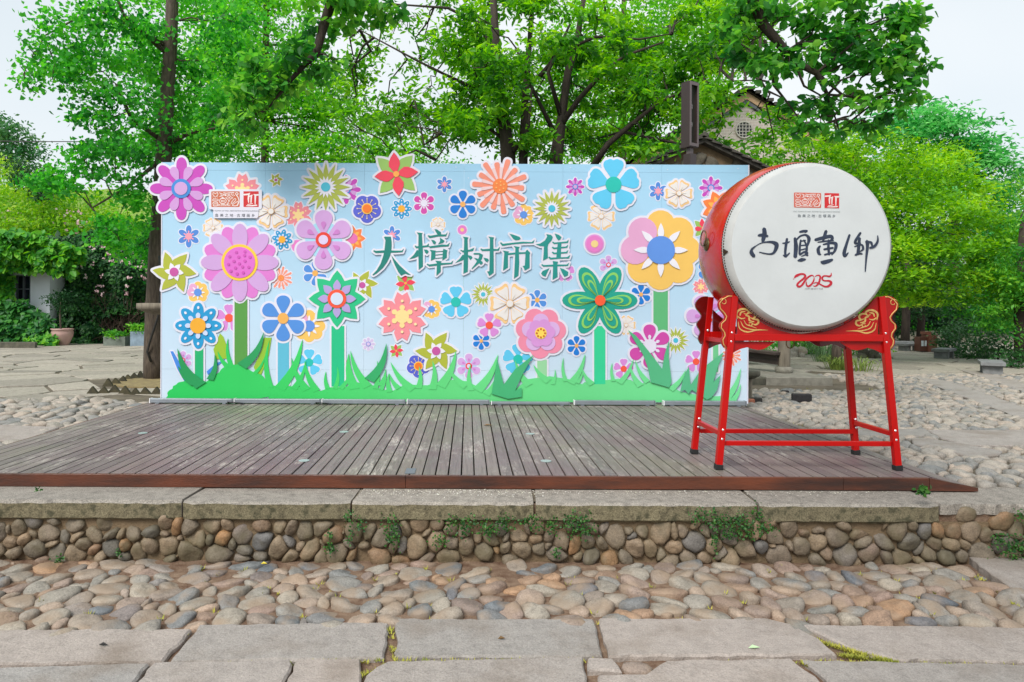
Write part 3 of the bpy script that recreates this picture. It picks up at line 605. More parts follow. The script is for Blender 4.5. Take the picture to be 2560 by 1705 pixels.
# ---- stalks
for x0, x1, y0, y1, c in ((587, 619, 745, 915, (84, 152, 66)), (488, 509, 870, 950, (14, 176, 108)), (695, 723, 850, 960, (92, 186, 214)), (829, 861, 815, 966, (22, 192, 134)),
                          (1485, 1513, 815, 960, (46, 206, 148)), (1633, 1669, 725, 900, (94, 184, 122)), (1343, 1367, 900, 945, (150, 210, 160)), (1782, 1795, 850, 930, (110, 196, 140))):
    plate('stalk', [(x0, y0), (x1, y0), (x1, y1), (x0, y1)], c, .004, .006, edge=4.5)

# ---- printed flowers (flat)
n_ = False
for k, px, py, r, *o in [('purple', 1438, 467, 23), ('purple', 1777, 470, 29), ('purple', 866, 474, 36), ('sakura', 606, 478, 44), ('sakura', 746, 538, 34), ('sakura', 1752, 717, 20), ('swirl', 690, 450, 16), ('swirl', 906, 713, 36),
    ('cream', 533, 570, 25), ('cream', 1095, 562, 18), ('cream', 1503, 541, 34), ('cream', 1565, 813, 24), ('burst', 1208, 736, 30), ('burst', 1689, 851, 33), ('red', 1014, 708, 26), ('red', 991, 877, 18), ('red', 1757, 570, 25),
    ('indigo', 1046, 915, 30), ('dotted', 1004, 522, 26), ('bluepink', 980, 588, 23), ('bluepink', 1111, 461, 20), ('bluepink', 1645, 478, 23), ('bluepink', 472, 591, 28), ('blue6', 788, 683, 31), ('blue6', 1343, 750, 25),
    ('lilac6', 1172, 915, 31), ('lilac6', 1521, 662, 23), ('orange', 881, 596, 33), ('coral', 703, 695, 29), ('coral', 1828, 889, 26), ('cluster', 773, 815, 43), ('cluster', 1079, 773, 25), ('cyan5', 773, 906, 33), ('cyan5', 1295, 898, 38),
    ('pink5', 573, 795, 34), ('pink5', 1740, 904, 27), ('pink5', 1559, 922, 25), ('pink5', 1412, 680, 24), ('disc', 1155.5, 574.6, 12), ('disc', 744, 615, 16), ('pale8', 921, 860, 16), ('blue6', 1772, 676, 28), ('magenta', 1060, 508, 27),
    ('cluster', 1309, 537, 28), ('cluster', 495, 731, 29), ('lilac6', 458, 900, 22), ('sakura', 856, 906, 12)]:
    flower(k, px, py, r, 0, False, name='printed_flower')
# ---- raised cut-outs
flower('dotted', 706, 599, 26, .003, rot=.2)
flower('purple', 454.6, 472, 78, .012); flower('burst', 815, 468, 61, .012); flower('red', 991, 436, 57, .014); flower('indigo', 918, 522, 36, .010); flower('cream', 679, 529, 41, .006)
flower('deep6', 1157, 511, 34, .008); flower('coral', 1250, 466, 70, .014, rot=.1); flower('burst', 1379, 522, 46, .008); flower('cyan5', 1533, 462, 64, .012); flower('cream', 1696.5, 484, 34, .005)
flower('orange', 1797, 520, 44, .008, rot=.4); flower('swirl', 437, 680, 50, .010, rot=.18); flower('daisy', 600.7, 656.5, 97, .016); flower('lilac6', 809.7, 600, 74, .018); flower('green8', 843.4, 747, 71, .018)
flower('blue6', 708.6, 795.6, 57, .014); flower('dotted', 497, 814, 58, .014); flower('sakura', 1005.7, 791, 61, .012); flower('cyan5', 1139.5, 755, 39, .008); flower('cream', 1274.5, 759, 50, .006)
flower('pink5', 1223, 813, 30, .009); flower('deep6', 1203, 852, 22, .003); flower('deep6', 1441, 864, 24, .004); flower('deep6', 1602, 736, 25, .003); flower('peony', 1351.5, 832.5, 66, .016)
flower('teal6', 1499, 751, 94, .016, rot=pi/6 + pi/2); flower('cluster', 1650.5, 625.5, 106, .018); flower('magenta', 1623, 865, 54, .014); flower('lilac6', 1771, 790, 56, .010, rot=pi/6); flower('swirl', 1090.6, 877, 48, .012, rot=.1)
flower('disc', 1486, 610, 24, .004)

# ---- printed hill and grass
gx0, gx1 = B(413, 1000)[0], B(1850, 1000)[0]
grass_p = grad_mat('grass_print', 0, gx0, gx1, [(0, lin((20, 190, 84))), (.25, lin((50, 200, 96))), (.5, lin((92, 206, 122))), (1, lin((112, 214, 146)))])
darkg = grad_mat('dark_leaf_print', 0, gx0, gx1, [(0, lin((12, 142, 76))), (.4, lin((44, 166, 100))), (1, lin((86, 178, 132)))])
plate('leaf', ZM(2, [(245, 655), (270, 655), (330, 760), (390, 880), (405, 935), (372, 928), (310, 820)]), (66, 134, 222), .004, .005, edge=3)
plate('leaf', ZM(2, [(745, 728), (590, 872), (578, 840), (660, 770)]), (66, 134, 222), .004, .005)
plate('leaf', ZM(2, [(700, 490), (730, 520), (780, 650), (790, 720), (665, 730), (640, 640)]), (152, 190, 46), .004, .005)
plate('leaf', ZM(2, [(1105, 530), (1175, 530), (1150, 690), (1080, 870), (1030, 850), (1010, 800), (1085, 640)]), (146, 190, 50), .004, .005)
hump = ZM(2, [(190, 1108), (190, 1095), (225, 1065), (215, 1040), (235, 1012), (268, 1000), (268, 975), (300, 962), (318, 940), (360, 934), (400, 920), (450, 930), (490, 955), (520, 968), (545, 940), (590, 930), (610, 900), (645, 868), (690, 858), (715, 815), (760, 790), (810, 772), (835, 780), (880, 772), (930, 795), (965, 822), (1010, 848), (1060, 862), (1095, 880), (1120, 920), (1160, 950), (1160, 1112)])
plate('grass_hill', chaikin(hump, 1), None, .010, .006, mat=grass_p)
strip = ZM(2, [(1150, 1112), (1150, 970), (1320, 975), (1530, 985), (1620, 1022), (1720, 985), (1850, 985), (1960, 940), (2100, 965), (2180, 1005), (2260, 1010)]) + ZM(4, [(180, 1230), (330, 1240), (440, 1180), (660, 1190), (850, 1130), (1050, 1150), (1210, 1230), (1300, 1240), (1520, 1235), (1640, 1130), (1860, 1100), (2110, 1140), (2180, 1180)]) + ZM(6, [(345, 1250), (440, 1270), (560, 1230), (700, 1215), (830, 1225), (900, 1270), (1040, 1250), (1250, 1290), (1360, 1350), (1450, 1370), (1620, 1400), (1750, 1400), (1870, 1390), (1945, 1462), (-100, 1462)])
plate('grass_strip', strip, None, .009, .006, mat=grass_p)
def blade(a, b, w0, curve=.16):
    a, b = np.array(a), np.array(b); d = b - a; nn = np.array([-d[1], d[0]])/np.linalg.norm(d); s = 1 if d[0] > 0 else -1
    L, R_ = [], []
    for k in range(8):
        t = k/7; m = a + d*t + nn*(-s)*curve*np.linalg.norm(d)*math.sin(pi*t)*.5*-1; h = w0/2*(1 - t)**.75
        L.append(m + nn*h); R_.append(m - nn*h)
    return np.array(L[:-1] + [b] + R_[:-1][::-1])
BL = {2: [((810, 800), (775, 535), 60), ((775, 800), (680, 655), 60), ((1020, 860), (1115, 700), 46), ((1165, 990), (1155, 555), 75), ((1250, 1000), (1460, 545), 120), ((1500, 1010), (1360, 715), 90), ((1380, 1000), (1490, 745), 70), ((1590, 1020), (1480, 745), 86), ((1692, 1000), (1675, 840), 56), ((1760, 1000), (1780, 795), 56), ((1810, 1000), (1912, 815), 56), ((1940, 1000), (1885, 675), 120), ((2060, 980), (1900, 650), 100), ((2130, 1000), (2145, 740), 56), ((2180, 1010), (2222, 815), 52), ((2255, 1030), (2255, 855), 50)],
      4: [((150, 1220), (168, 945), 60), ((190, 1190), (255, 1030), 50), ((300, 1250), (288, 1070), 54), ((520, 1230), (300, 960), 100), ((380, 1220), (290, 1075), 70), ((575, 1220), (580, 1000), 76), ((710, 1230), (712, 945), 96), ((790, 1200), (942, 850), 120), ((1040, 1200), (870, 1020), 90), ((1090, 1240), (1085, 980), 74), ((1150, 1240), (1355, 885), 120), ((1240, 1280), (1340, 1090), 80), ((1660, 1190), (1520, 945), 96), ((1850, 1150), (1700, 985), 84), ((2020, 1150), (1995, 920), 52), ((2070, 1170), (2205, 885), 84), ((1890, 1180), (1912, 1030), 44), ((2270, 1180), (2180, 1025), 72)],
      6: [((140, 1240), (120, 990), 48), ((215, 1240), (350, 955), 84), ((430, 1270), (310, 1105), 66), ((265, 1260), (325, 1130), 52), ((650, 1240), (635, 1045), 54), ((710, 1260), (860, 1005), 76), ((935, 1290), (820, 1070), 86), ((1010, 1250), (880, 1020), 76), ((1250, 1330), (1415, 1120), 80), ((1830, 1440), (1995, 1105), 96), ((1900, 1455), (1995, 1270), 76)]}
k_ = 0
for zk, bs in BL.items():
    s = {2: 3.68, 4: 3.925, 6: 4.238}[zk]
    for a, b, w0 in bs:
        A, Bq = ZM(zk, [a, b]); k_ += 1
        plate('grass_blade', blade(A, Bq, w0/s*.82), None, .0112 + .0003*k_, .006, mat=grass_p)
for zk, a, b, w0 in ((2, (530, 968), (315, 630), 110), (2, (470, 945), (320, 790), 74), (2, (612, 915), (657, 680), 66), (2, (905, 790), (1107, 480), 96), (2, (2075, 920), (2232, 580), 96)):
    A, Bq = ZM(zk, [a, b]); k_ += 1
    plate('grass_blade', blade(A, Bq, w0/3.7, .22), None, .026 + .0006*k_*.3, .006, mat=darkg)
for q in (ZM(4, [(1290, 1270), (1345, 935), (1410, 1180), (1520, 1030), (1700, 890), (1590, 1085), (1520, 1240), (1585, 1210), (1585, 1300), (1450, 1320)]),
          ZM(6, [(800, 700), (880, 755), (960, 850), (1080, 1000), (1160, 1110), (1185, 960), (1232, 810), (1230, 1000), (1260, 1240), (1235, 1305), (1040, 1250), (1010, 1100), (960, 960), (880, 830)]),
          ZM(6, [(1350, 1350), (1380, 1220), (1440, 1080), (1460, 1280), (1560, 1130), (1640, 1060), (1810, 930), (1740, 1110), (1700, 1250), (1780, 1170), (1740, 1330), (1680, 1410), (1630, 1435), (1560, 1380), (1470, 1330), (1440, 1375), (1400, 1330)])):
    k_ += 2; plate('grass_blade', q, None, .040 + .0006*(k_ % 20), .005, mat=darkg)

# ---- the five big characters of the title, dark green on white plates
CH = {
 'title_character_1': (7, [[(365, 300), (390, 288), (520, 290), (536, 380), (540, 500), (530, 610), (505, 720), (440, 860), (340, 1000), (200, 1120), (120, 1165), (105, 1150), (200, 1050), (290, 900), (345, 740), (375, 620), (390, 480), (400, 370)],
    [(120, 615), (140, 595), (180, 610), (400, 597), (640, 605), (765, 605), (815, 560), (785, 640), (640, 650), (400, 652), (180, 660), (150, 640)],
    [(530, 705), (600, 800), (720, 940), (860, 1070), (975, 1155), (910, 1150), (855, 1125), (800, 1145), (755, 1172), (690, 1090), (610, 930), (560, 800)]]),
 'title_character_2': (7, [[(1105, 190), (1235, 210), (1222, 240), (1245, 600), (1245, 965), (1150, 1040), (1142, 620), (1145, 250)], [(1058, 505), (1075, 488), (1110, 508), (1330, 485), (1380, 440), (1375, 520), (1090, 552)],
    [(1140, 600), (1140, 730), (1060, 770), (935, 798), (1040, 700), (1110, 590)], [(1265, 578), (1340, 585), (1380, 625), (1335, 685), (1295, 650)],
    [(1505, 120), (1560, 125), (1650, 185), (1655, 235), (1570, 235)], [(1350, 270), (1375, 255), (1410, 270), (1590, 240), (1760, 238), (1800, 190), (1770, 282), (1590, 285), (1395, 322)],
    [(1430, 360), (1500, 372), (1545, 415), (1520, 465), (1480, 450)], [(1630, 308), (1735, 385), (1700, 430), (1590, 460), (1635, 390)],
    [(1375, 500), (1410, 505), (1680, 465), (1790, 475), (1850, 425), (1825, 508), (1640, 520), (1400, 550)],
    [(1400, 585), (1535, 605), (1525, 640), (1525, 785), (1425, 832), (1435, 640)], [(1710, 562), (1800, 600), (1785, 640), (1785, 760), (1685, 828), (1695, 620)],
    [(1530, 622), (1700, 608), (1700, 624), (1530, 640)], [(1530, 695), (1700, 680), (1700, 696), (1530, 712)], [(1530, 772), (1700, 756), (1700, 770), (1530, 788)],
    [(1330, 915), (1350, 898), (1385, 918), (1640, 885), (1875, 878), (1928, 828), (1905, 905), (1640, 930), (1385, 962)], [(1525, 832), (1665, 845), (1645, 880), (1648, 1085), (1550, 1170), (1565, 890)]]),
 'title_character_3': (8, [[(305, 232), (405, 245), (390, 280), (400, 600), (395, 865), (315, 902), (322, 600), (330, 270)], [(258, 480), (272, 468), (300, 482), (430, 465), (510, 432), (490, 490), (310, 518)],
    [(325, 560), (320, 650), (165, 708), (250, 630), (300, 560)], [(390, 565), (460, 580), (482, 612), (440, 652), (410, 610)],
    [(492, 540), (520, 525), (610, 528), (668, 560), (650, 630), (600, 710), (470, 820), (465, 805), (540, 710), (600, 600), (600, 555), (510, 556)], [(505, 615), (560, 625), (660, 685), (665, 715), (630, 742), (580, 690)],
    [(620, 455), (640, 445), (670, 460), (800, 448), (930, 458), (975, 415), (955, 485), (650, 492)], [(768, 232), (868, 245), (855, 280), (862, 600), (862, 885), (782, 942), (765, 900), (742, 862), (785, 855), (790, 600), (795, 270)], [(678, 610), (755, 628), (776, 658), (745, 697), (705, 670)]]),
 'title_character_4': (8, [[(1150, 180), (1200, 190), (1330, 235), (1352, 270), (1320, 292), (1260, 298), (1215, 270)], [(975, 345), (995, 332), (1030, 360), (1230, 338), (1390, 322), (1550, 330), (1602, 285), (1580, 350), (1390, 355), (1210, 370), (1020, 400)],
    [(1225, 402), (1330, 415), (1315, 450), (1325, 700), (1310, 935), (1230, 992), (1245, 700), (1255, 440)], [(1025, 482), (1140, 500), (1120, 530), (1120, 790), (1032, 845), (1050, 600), (1055, 520)],
    [(1120, 530), (1280, 515), (1440, 510), (1440, 540), (1280, 548), (1120, 565)], [(1468, 465), (1522, 522), (1512, 560), (1512, 795), (1425, 845), (1410, 800), (1385, 762), (1425, 755), (1435, 600), (1440, 500)]]),
 'title_character_5': (8, [[(1815, 185), (1900, 200), (1932, 240), (1910, 300), (1850, 370), (1838, 420), (1842, 620), (1755, 665), (1768, 500), (1772, 405), (1700, 402), (1622, 368), (1700, 358), (1790, 300), (1830, 230)], [(1965, 175), (2040, 200), (2088, 240), (2070, 280), (2035, 302), (2000, 260)],
    [(1918, 332), (1935, 320), (1960, 338), (2180, 318), (2218, 285), (2205, 345), (1950, 365)], [(2025, 330), (2090, 335), (2080, 450), (2075, 605), (1995, 610), (2010, 450)], [(1912, 425), (1930, 412), (1960, 428), (2170, 408), (2208, 375), (2195, 432), (1945, 458)], [(1912, 515), (1930, 502), (1960, 520), (2170, 505), (2208, 472), (2195, 530), (1945, 550)],
    [(1848, 605), (1865, 592), (1900, 610), (2190, 600), (2245, 562), (2225, 625), (2050, 630), (1885, 645)], [(1720, 740), (1738, 728), (1770, 745), (1960, 735), (2185, 735), (2225, 700), (2205, 760), (1760, 775)],
    [(1928, 672), (2028, 685), (2012, 720), (2018, 960), (1928, 1010), (1938, 720)], [(1870, 800), (1830, 880), (1798, 955), (1745, 935), (1720, 895), (1750, 850)], [(2058, 795), (2130, 820), (2210, 870), (2205, 930), (2140, 960), (2100, 890)]])}
tg = grad_mat('title_green', 0, -1.2, 1.4, [(0, lin((8, 120, 110))), (1, lin((20, 140, 134)))])
for nm, (zk, polys) in CH.items():
    PP = [[B(*p) for p in ZM(zk, q)] for q in polys]; y = YBD - .006 - .002*(int(nm[-1]) % 2)
    root = MB().prism(outline(PP, 4.6*KB, 110), y - .009, y).build('title_plate', white, board)
    a = MB()
    for k, P in enumerate(PP): a.prism(P, y - .013 - k*.0001, y - .009)
    a.build('title_character', tg, root)

# ---- emblem plate with the town's marks (drawn once, used on board and drum)
LOGO = []
def lp(pts, wd=9): LOGO.append(ribbon(pts, wd, 3))
lp([(388, 276), (352, 238), (348, 214), (366, 202), (388, 218), (410, 202), (430, 216), (426, 238), (388, 276)]); lp([(520, 202), (560, 210), (620, 203), (690, 201)], 12)
for q in ((350, 195), (425, 195), (350, 270), (425, 270)): LOGO.append(circ(*q, 6, 8))
lp([(450, 202), (520, 228), (548, 240)]); lp([(455, 264), (520, 240), (545, 240)]); lp([(478, 206), (484, 262)]); LOGO.append(circ(552, 240, 15, 12)); lp([(570, 240), (600, 236)], 8)
lp([(735, 196), (757, 218), (735, 240), (713, 218), (735, 196)], 11); lp([(728, 246), (752, 270), (770, 330), (762, 372), (742, 412)], 12)
lp([(610, 215), (628, 262), (672, 284), (628, 306), (610, 348), (590, 306), (556, 284), (592, 262), (610, 215)], 9); lp([(600, 274), (622, 294)], 8); lp([(622, 274), (600, 294)], 8)
lp([(636, 242), (656, 214)], 9); lp([(660, 250), (682, 222)], 9); lp([(684, 258), (700, 240)], 9)
lp([(640, 380), (652, 350), (698, 298), (720, 318), (672, 368), (640, 380)], 9); lp([(658, 402), (700, 372), (752, 338)], 9); lp([(662, 406), (712, 414), (745, 396), (762, 350)], 10)
lp([(452, 335), (470, 302), (508, 294), (546, 302), (564, 335), (546, 366), (508, 374), (470, 366), (452, 335)], 11)
for x in (486, 508, 530): lp([(x, 322), (x, 350)], 11)
lp([(488, 284), (530, 284)], 10); lp([(505, 268), (505, 284)], 12); lp([(480, 388), (540, 388)], 8)
lp([(350, 306), (350, 330), (430, 330), (430, 308), (400, 304), (350, 306)], 9); lp([(362, 292), (362, 304)], 8); lp([(384, 292), (384, 304)], 8)
lp([(346, 376), (364, 354), (412, 354), (432, 376)], 11); lp([(358, 384), (358, 412), (420, 412), (420, 384), (358, 384)], 11); lp([(440, 414), (442, 394), (458, 394), (460, 414)], 9)
for x in (482, 500, 520, 540, 556): lp([(x, 416), (x, 392)], 8)
lp([(572, 398), (594, 352), (600, 372), (612, 388)], 9); lp([(574, 414), (590, 388), (602, 412), (632, 398)], 9)
SEAL = [ribbon([(850, 232), (915, 226), (948, 206)], [26, 24, 10], 3), ribbon([(932, 218), (922, 290), (926, 360)], [22, 26, 16], 3), ribbon([(935, 262), (985, 240)], [14, 16], 2), ribbon([(970, 245), (966, 310), (964, 362)], [26, 22, 18], 3),
        ribbon([(1008, 228), (1036, 238), (1084, 236)], [12, 26, 26], 3), ribbon([(1034, 240), (1032, 320), (1030, 388)], [30, 22, 14], 3), ribbon([(905, 392), (960, 382), (992, 374)], [10, 12, 8], 3), ribbon([(890, 412), (980, 410), (1060, 404)], [12, 20, 18], 3)]
def rrect(x0, x1, y0, y1, r): return [(x0+r, y0), (x1-r, y0), (x1, y0+r), (x1, y1-r), (x1-r, y1), (x0+r, y1), (x0, y1-r), (x0, y0+r)]
def text_polys(body, name, mat, parent, place_mat, size, width=None):
    cu = bpy.data.curves.new(name, 'FONT'); cu.body = body; cu.size = size; cu.align_x = 'CENTER'; cu.extrude = 0.0; cu.fill_mode = 'FRONT'
    o = bpy.data.objects.new(name, cu); COL.objects.link(o); bpy.context.view_layer.update()
    me = bpy.data.meshes.new_from_object(o.evaluated_get(bpy.context.evaluated_depsgraph_get())); bpy.data.objects.remove(o); bpy.data.curves.remove(cu)
    v = np.array([q.co[:] for q in me.vertices])
    if len(v) == 0: return None
    if width: v[:, 0] *= width/(v[:, 0].max() - v[:, 0].min())
    fs = [tuple(p.vertices) for p in me.polygons]; bpy.data.meshes.remove(me)
    return add(name, [tuple(place_mat @ Vector(q)) for q in v], fs, mat, parent)
def emblem(parent, tr, y, txt_place, orange, red, pen, dark, grey, t=.0006, face=None):
    """tr maps the drawing's coordinates to x,z; y is the face it lies on (or face maps each point)"""
    def put(nm, polys, mat, k):
        a = MB()
        for i, P in enumerate(polys): a.prism([tr(*p) for p in P], y - t*(k + 1) - i*.00002, y - t*k + .0001)
        if face: a.v = [face(p) for p in a.v]
        return a.build(nm, mat, parent)
    put('emblem_panel', [rrect(322, 782, 178, 432, 10)], orange, 0); put('seal_panel', [rrect(842, 1088, 178, 432, 2)], red, 0)
    put('emblem_drawing', LOGO, pen, 1); put('seal_drawing', SEAL, pen, 1)
    text_polys('THE TOWN OF FISH AESTHETICS·GUYANHUAXIANG', 'english_lettering', grey, parent, txt_place(705, 505), 30, 800)
    text_polys('鱼 美 之 地 · 古 堰 画 乡', 'chinese_lettering', dark, parent, txt_place(705, 588), 56, 640)
ex0, ez0, es = 530.0, 479.0, (601 - 530)/460
def trb(u, v): return B(ex0 + (u - 322)*es, ez0 + (v - 178)*es)
yb = YBD - .024
pl = [(524, 476), (527, 474), (653, 474), (656, 477), (656, 520), (653, 524), (648, 524), (647, 542), (644, 546), (538, 546), (535, 543), (534, 524), (527, 524), (524, 521)]
epl = MB().prism([B(*p) for p in pl], yb, YBD - .014).build('emblem_plate', white, board)
def txb(u, v):
    x, z = trb(u, v); k = es*KB
    return Matrix(((k, 0, 0, x), (0, 0, -1, yb - .0012), (0, k, 0, z), (0, 0, 0, 1)))
ORG, RED, PEN, DRK, GRY = ink((202, 106, 72)), ink((206, 34, 38)), ink((240, 232, 232)), ink((40, 48, 62)), ink((96, 100, 112))
emblem(epl, trb, yb, txb, ORG, RED, PEN, DRK, GRY)

# ---- seven metal light bars at its foot
bar_m = M('grey_light_bar', (.26, .29, .32), .4, metal=.4, var=.1, scale=9); blk = M('black_rubber', (.012, .012, .013), .6); cap_w = M('white_end_cap', (.75, .75, .78), .5)
bars = [(381, 588, 0), (590, 806, .004), (808, 1016, -.003), (1019, 1225, .005), (1228, 1424, -.006), (1434, 1636, .002), (1656, 1862, 0)]
desc = ['leftmost grey metal light bar, its end poking out past the backdrop', 'second light bar from the left, under the pale cyan flower stalk', 'third light bar from the left, under the sea green flower stalk', 'fourth light bar from the left, under the low olive pinwheel flower',
        'fifth light bar from the left, thinner and lying flatter, below the pink peony', 'sixth light bar from the left, below the teal flower with looped petals', 'rightmost metal light bar, seen behind the drum stand legs']
for i, (a, b, dy) in enumerate(bars):
    x0, x1 = (a - CX)*8.5/F, (b - CX)*8.5/F; y = 8.46 + dy; h = .052 if i != 4 else .034
    t = thing('light_bar', desc[i], 'light bar', ((x0+x1)/2, y, DECK), 'light bars along the foot of the backdrop')
    MB().box(x0 + .012, x1 - .012, y - .035, y + .04, DECK + .010, DECK + .010 + h).build('housing', bar_m, t, bevel=.006)
    MB().box(x0, x0 + .0115, y - .037, y + .042, DECK + .008, DECK + .012 + h).build('end_cap', cap_w, t); MB().box(x1 - .0115, x1, y - .037, y + .042, DECK + .008, DECK + .012 + h).build('end_cap', bar_m, t)
    for xx in (x0 + .1, x1 - .1): MB().box(xx - .02, xx + .02, y - .055, y + .02, DECK + .0025, DECK + .0098).build('foot', bar_m, t)
    if i in (1, 2): MB().tube([(x0 - .05, y - .05, DECK + .012), (x0 - .06, y - .08, DECK + .03), (x0 + .04, y - .075, DECK + .022), (x0 + .12, y - .06, DECK + .012)], .007, 6).build('cable', blk, t, True)
# ================================================================== big red drum
FY, FXc, FZc = 5.03, 2.462, 2.112
D = Matrix.Translation((FXc, FY, FZc)) @ Matrix.Rotation(math.radians(0.6), 4, 'Z') @ Matrix.Rotation(math.radians(1.6), 4, 'X')
Di = D.inverted()
def DF(px, py):                                                   # a point measured on the drum face, in the drum's own x,z
    x, y = unroll(px, py); o = Di @ Vector((0, 0, HC)); d = Di.to_3x3() @ Vector((x/F, 1, -y/F)); t = -o.y/d.y; p = o + d*t; return (p.x, p.z)
def ZD(u, v): return DF(1700 + u/3.137, 380 + v/3.137)
drum = thing('drum', 'great red lacquered barrel drum with a white lettered skin resting on its stand', 'drum', (FXc, FY + .36, FZc - .66))
dred = M('red_lacquer', lin((192, 16, 8)), .26, var=.08, scale=3, coat=.35, bump=.04, bscale=14)
skin = M('white_drum_skin', tuple(x*.86 for x in lin((220, 226, 228))), .5, var=.05, scale=2.5, bump=.08, bscale=24)
rim_m = M('cream_skin_edge', lin((206, 200, 188)), .65, var=.12, scale=40)
gold = M('dull_gold', lin((214, 176, 104)), .45, metal=.25, var=.2, scale=60); brass = M('old_brass', lin((120, 100, 70)), .35, metal=.9)
chrome = M('bolt_metal', (.8, .8, .82), .25, metal=.7)
LEN = .64
def lath(prof, name, mat, n=72):
    a = MB().lathe([(r, 0) for r, y in prof], (0, 0, 0), (0, 1, 0), n); v = []
    for i, (r, y) in enumerate(prof):
        for k in range(n): t = 2*pi*k/n; v.append(tuple(D @ Vector((r*math.cos(t), y, r*math.sin(t)))))
    a.v = v; return a.build(name, mat, drum, True)
bulge = lambda y: 0.614 + .032*max(0.0, 4*((y - .075)/(LEN - .15))*(1 - (y - .075)/(LEN - .15)))**.8
lath([(bulge(.075 + (LEN - .15)*k/22), .075 + (LEN - .15)*k/22) for k in range(23)], 'body', dred)
lath([(.0005, -.006), (.2, -.0055), (.4, -.004), (.54, -.0015), (.572, 0.0)], 'skin', skin)
lath([(.572, 0.0), (.578, .004), (.590, .014), (.600, .030), (.607, .048), (.6125, .068), (.6155, .09)], 'skin_margin', M('skin_margin', tuple(x*.74 for x in lin((214, 216, 214))), .6, var=.08, scale=9, bump=.15, bscale=40))
lath([(.0005, LEN), (.56, LEN), (.59, LEN - .015), (.607, LEN - .04), (.6165, LEN - .09)], 'back_skin', skin)
lath([(.6168, .088), (.6185, .092), (.6195, .099)], 'skin_edge', rim_m)
nails = MB(); nm_ = M('brass_nails', lin((58, 42, 26)), .5, metal=.3)
for row, (yy, rr) in enumerate(((.056, .6105), (.078, .6150))):
    for k in range(190):
        t = 2*pi*(k + .5*row)/190; c = Vector((rr*math.cos(t), yy, rr*math.sin(t))); nn = Vector((math.cos(t), -.3, math.sin(t))).normalized(); u = Vector((-math.sin(t), 0, math.cos(t))); w_ = nn.cross(u)
        v = [c + (u*math.cos(q) + w_*math.sin(q))*.0078 for q in (0, 1.257, 2.513, 3.77, 5.027)] + [c + nn*.004]
        nails.raw([tuple(D @ p) for p in v], [(i, (i+1) % 5, 5) for i in range(5)])
for t0 in (pi*1.02, pi*.3, pi*1.7, 0.0):                              # triangular nail clusters
    for r_ in range(4):
        for k in range(-(3 - r_), 4 - r_, 2):
            t = t0 + k*.010; c = Vector(((.612 - r_*.0045)*math.cos(t), .048 - r_*.011, (.612 - r_*.0045)*math.sin(t))); u = Vector((-math.sin(t), 0, math.cos(t))); nn = Vector((math.cos(t), -.6, math.sin(t))).normalized(); w_ = nn.cross(u)
            v = [c + nn*.001 + (u*math.cos(q) + w_*math.sin(q))*.0078 for q in (0, 1.257, 2.513, 3.77, 5.027)] + [c + nn*.005]
            nails.raw([tuple(D @ p) for p in v], [(i, (i+1) % 5, 5) for i in range(5)])
tag(nails.build('nails', nm_, drum, True), kind='stuff')
for t in (pi*.985, -.02, pi*1.52):                                   # boss and ring handles on the barrel
    n_v = Vector((math.cos(t), 0, math.sin(t))); c = n_v*(bulge(.30)) + Vector((0, .30, 0)); a = MB()
    prof = [(.001, .024), (.02, .022), (.042, .012), (.05, 0)]
    a.lathe(prof, D @ c, D.to_3x3() @ n_v, 18); h = a.build('handle_boss', brass, drum, True)
    tv = Vector((-math.sin(t), 0, math.cos(t))); tv = tv if tv.z < 0 or abs(tv.z) < .3 else -tv; ring = []
    for k in range(21): q = 2*pi*k/20; ring.append(D @ (c + n_v*.03 + (Vector((0, 1, 0))*math.sin(q) + tv*(math.cos(q) - .8))*.058))
    MB().tube(ring, .005, 6).build('handle_ring', brass, h, True)
# brush lettering on the skin
inkm = M('brush_ink', tuple(x for x in lin((40, 52, 74))), .5, var=.25, scale=30)
def brush(nm, strokes, mat, zc=None, y=-.0062):
    a = MB()
    for k, (pts, wd) in enumerate(strokes):
        P = ribbon([ZD(*p) for p in pts], [q*(1.18 if mat is inkm else 1)/3.137*FY/F for q in (wd if hasattr(wd, '__len__') else [wd]*len(pts))], 5); a.prism(P.tolist(), y - .0012 - k*.0001, y + .001)
    a.v = [tuple(D @ Vector(p)) for p in a.v]; return a.build(nm, mat, drum)
brush('brush_character', [([(656, 602), (660, 640), (648, 690), (640, 704)], [24, 30, 24, 6]), ([(612, 655), (640, 652), (684, 660)], [14, 22, 16]), ([(590, 738), (640, 712), (710, 706), (750, 722), (752, 750), (730, 792), (690, 800), (620, 786)], [5, 7, 16, 30, 26, 16, 10, 7]), ([(590, 738), (562, 762), (558, 790), (578, 818)], [8, 14, 26, 22])], inkm)
brush('brush_character', [([(836, 680), (828, 730), (822, 790), (828, 822)], [14, 18, 16, 18]), ([(802, 716), (830, 714), (856, 704)], [8, 14, 8]), ([(806, 808), (826, 820), (856, 792)], [6, 14, 8]), ([(936, 628), (962, 622), (992, 620), (976, 634)], [14, 18, 14, 5]),
    ([(898, 676), (906, 740), (900, 824)], [18, 28, 24]), ([(910, 690), (940, 660), (984, 652), (1008, 682), (994, 740)], [10, 12, 14, 24, 10]), ([(944, 690), (936, 740), (934, 800)], [10, 14, 14]), ([(944, 700), (980, 694)], [8, 10]), ([(940, 734), (984, 730)], [8, 10]), ([(936, 770), (986, 758)], [8, 10]), ([(966, 690), (990, 740), (986, 800), (1000, 812)], [8, 14, 18, 8]), ([(936, 806), (972, 784), (996, 796), (950, 818)], [12, 14, 12, 6]), ([(922, 852), (950, 846), (980, 842)], [10, 26, 10])], inkm)
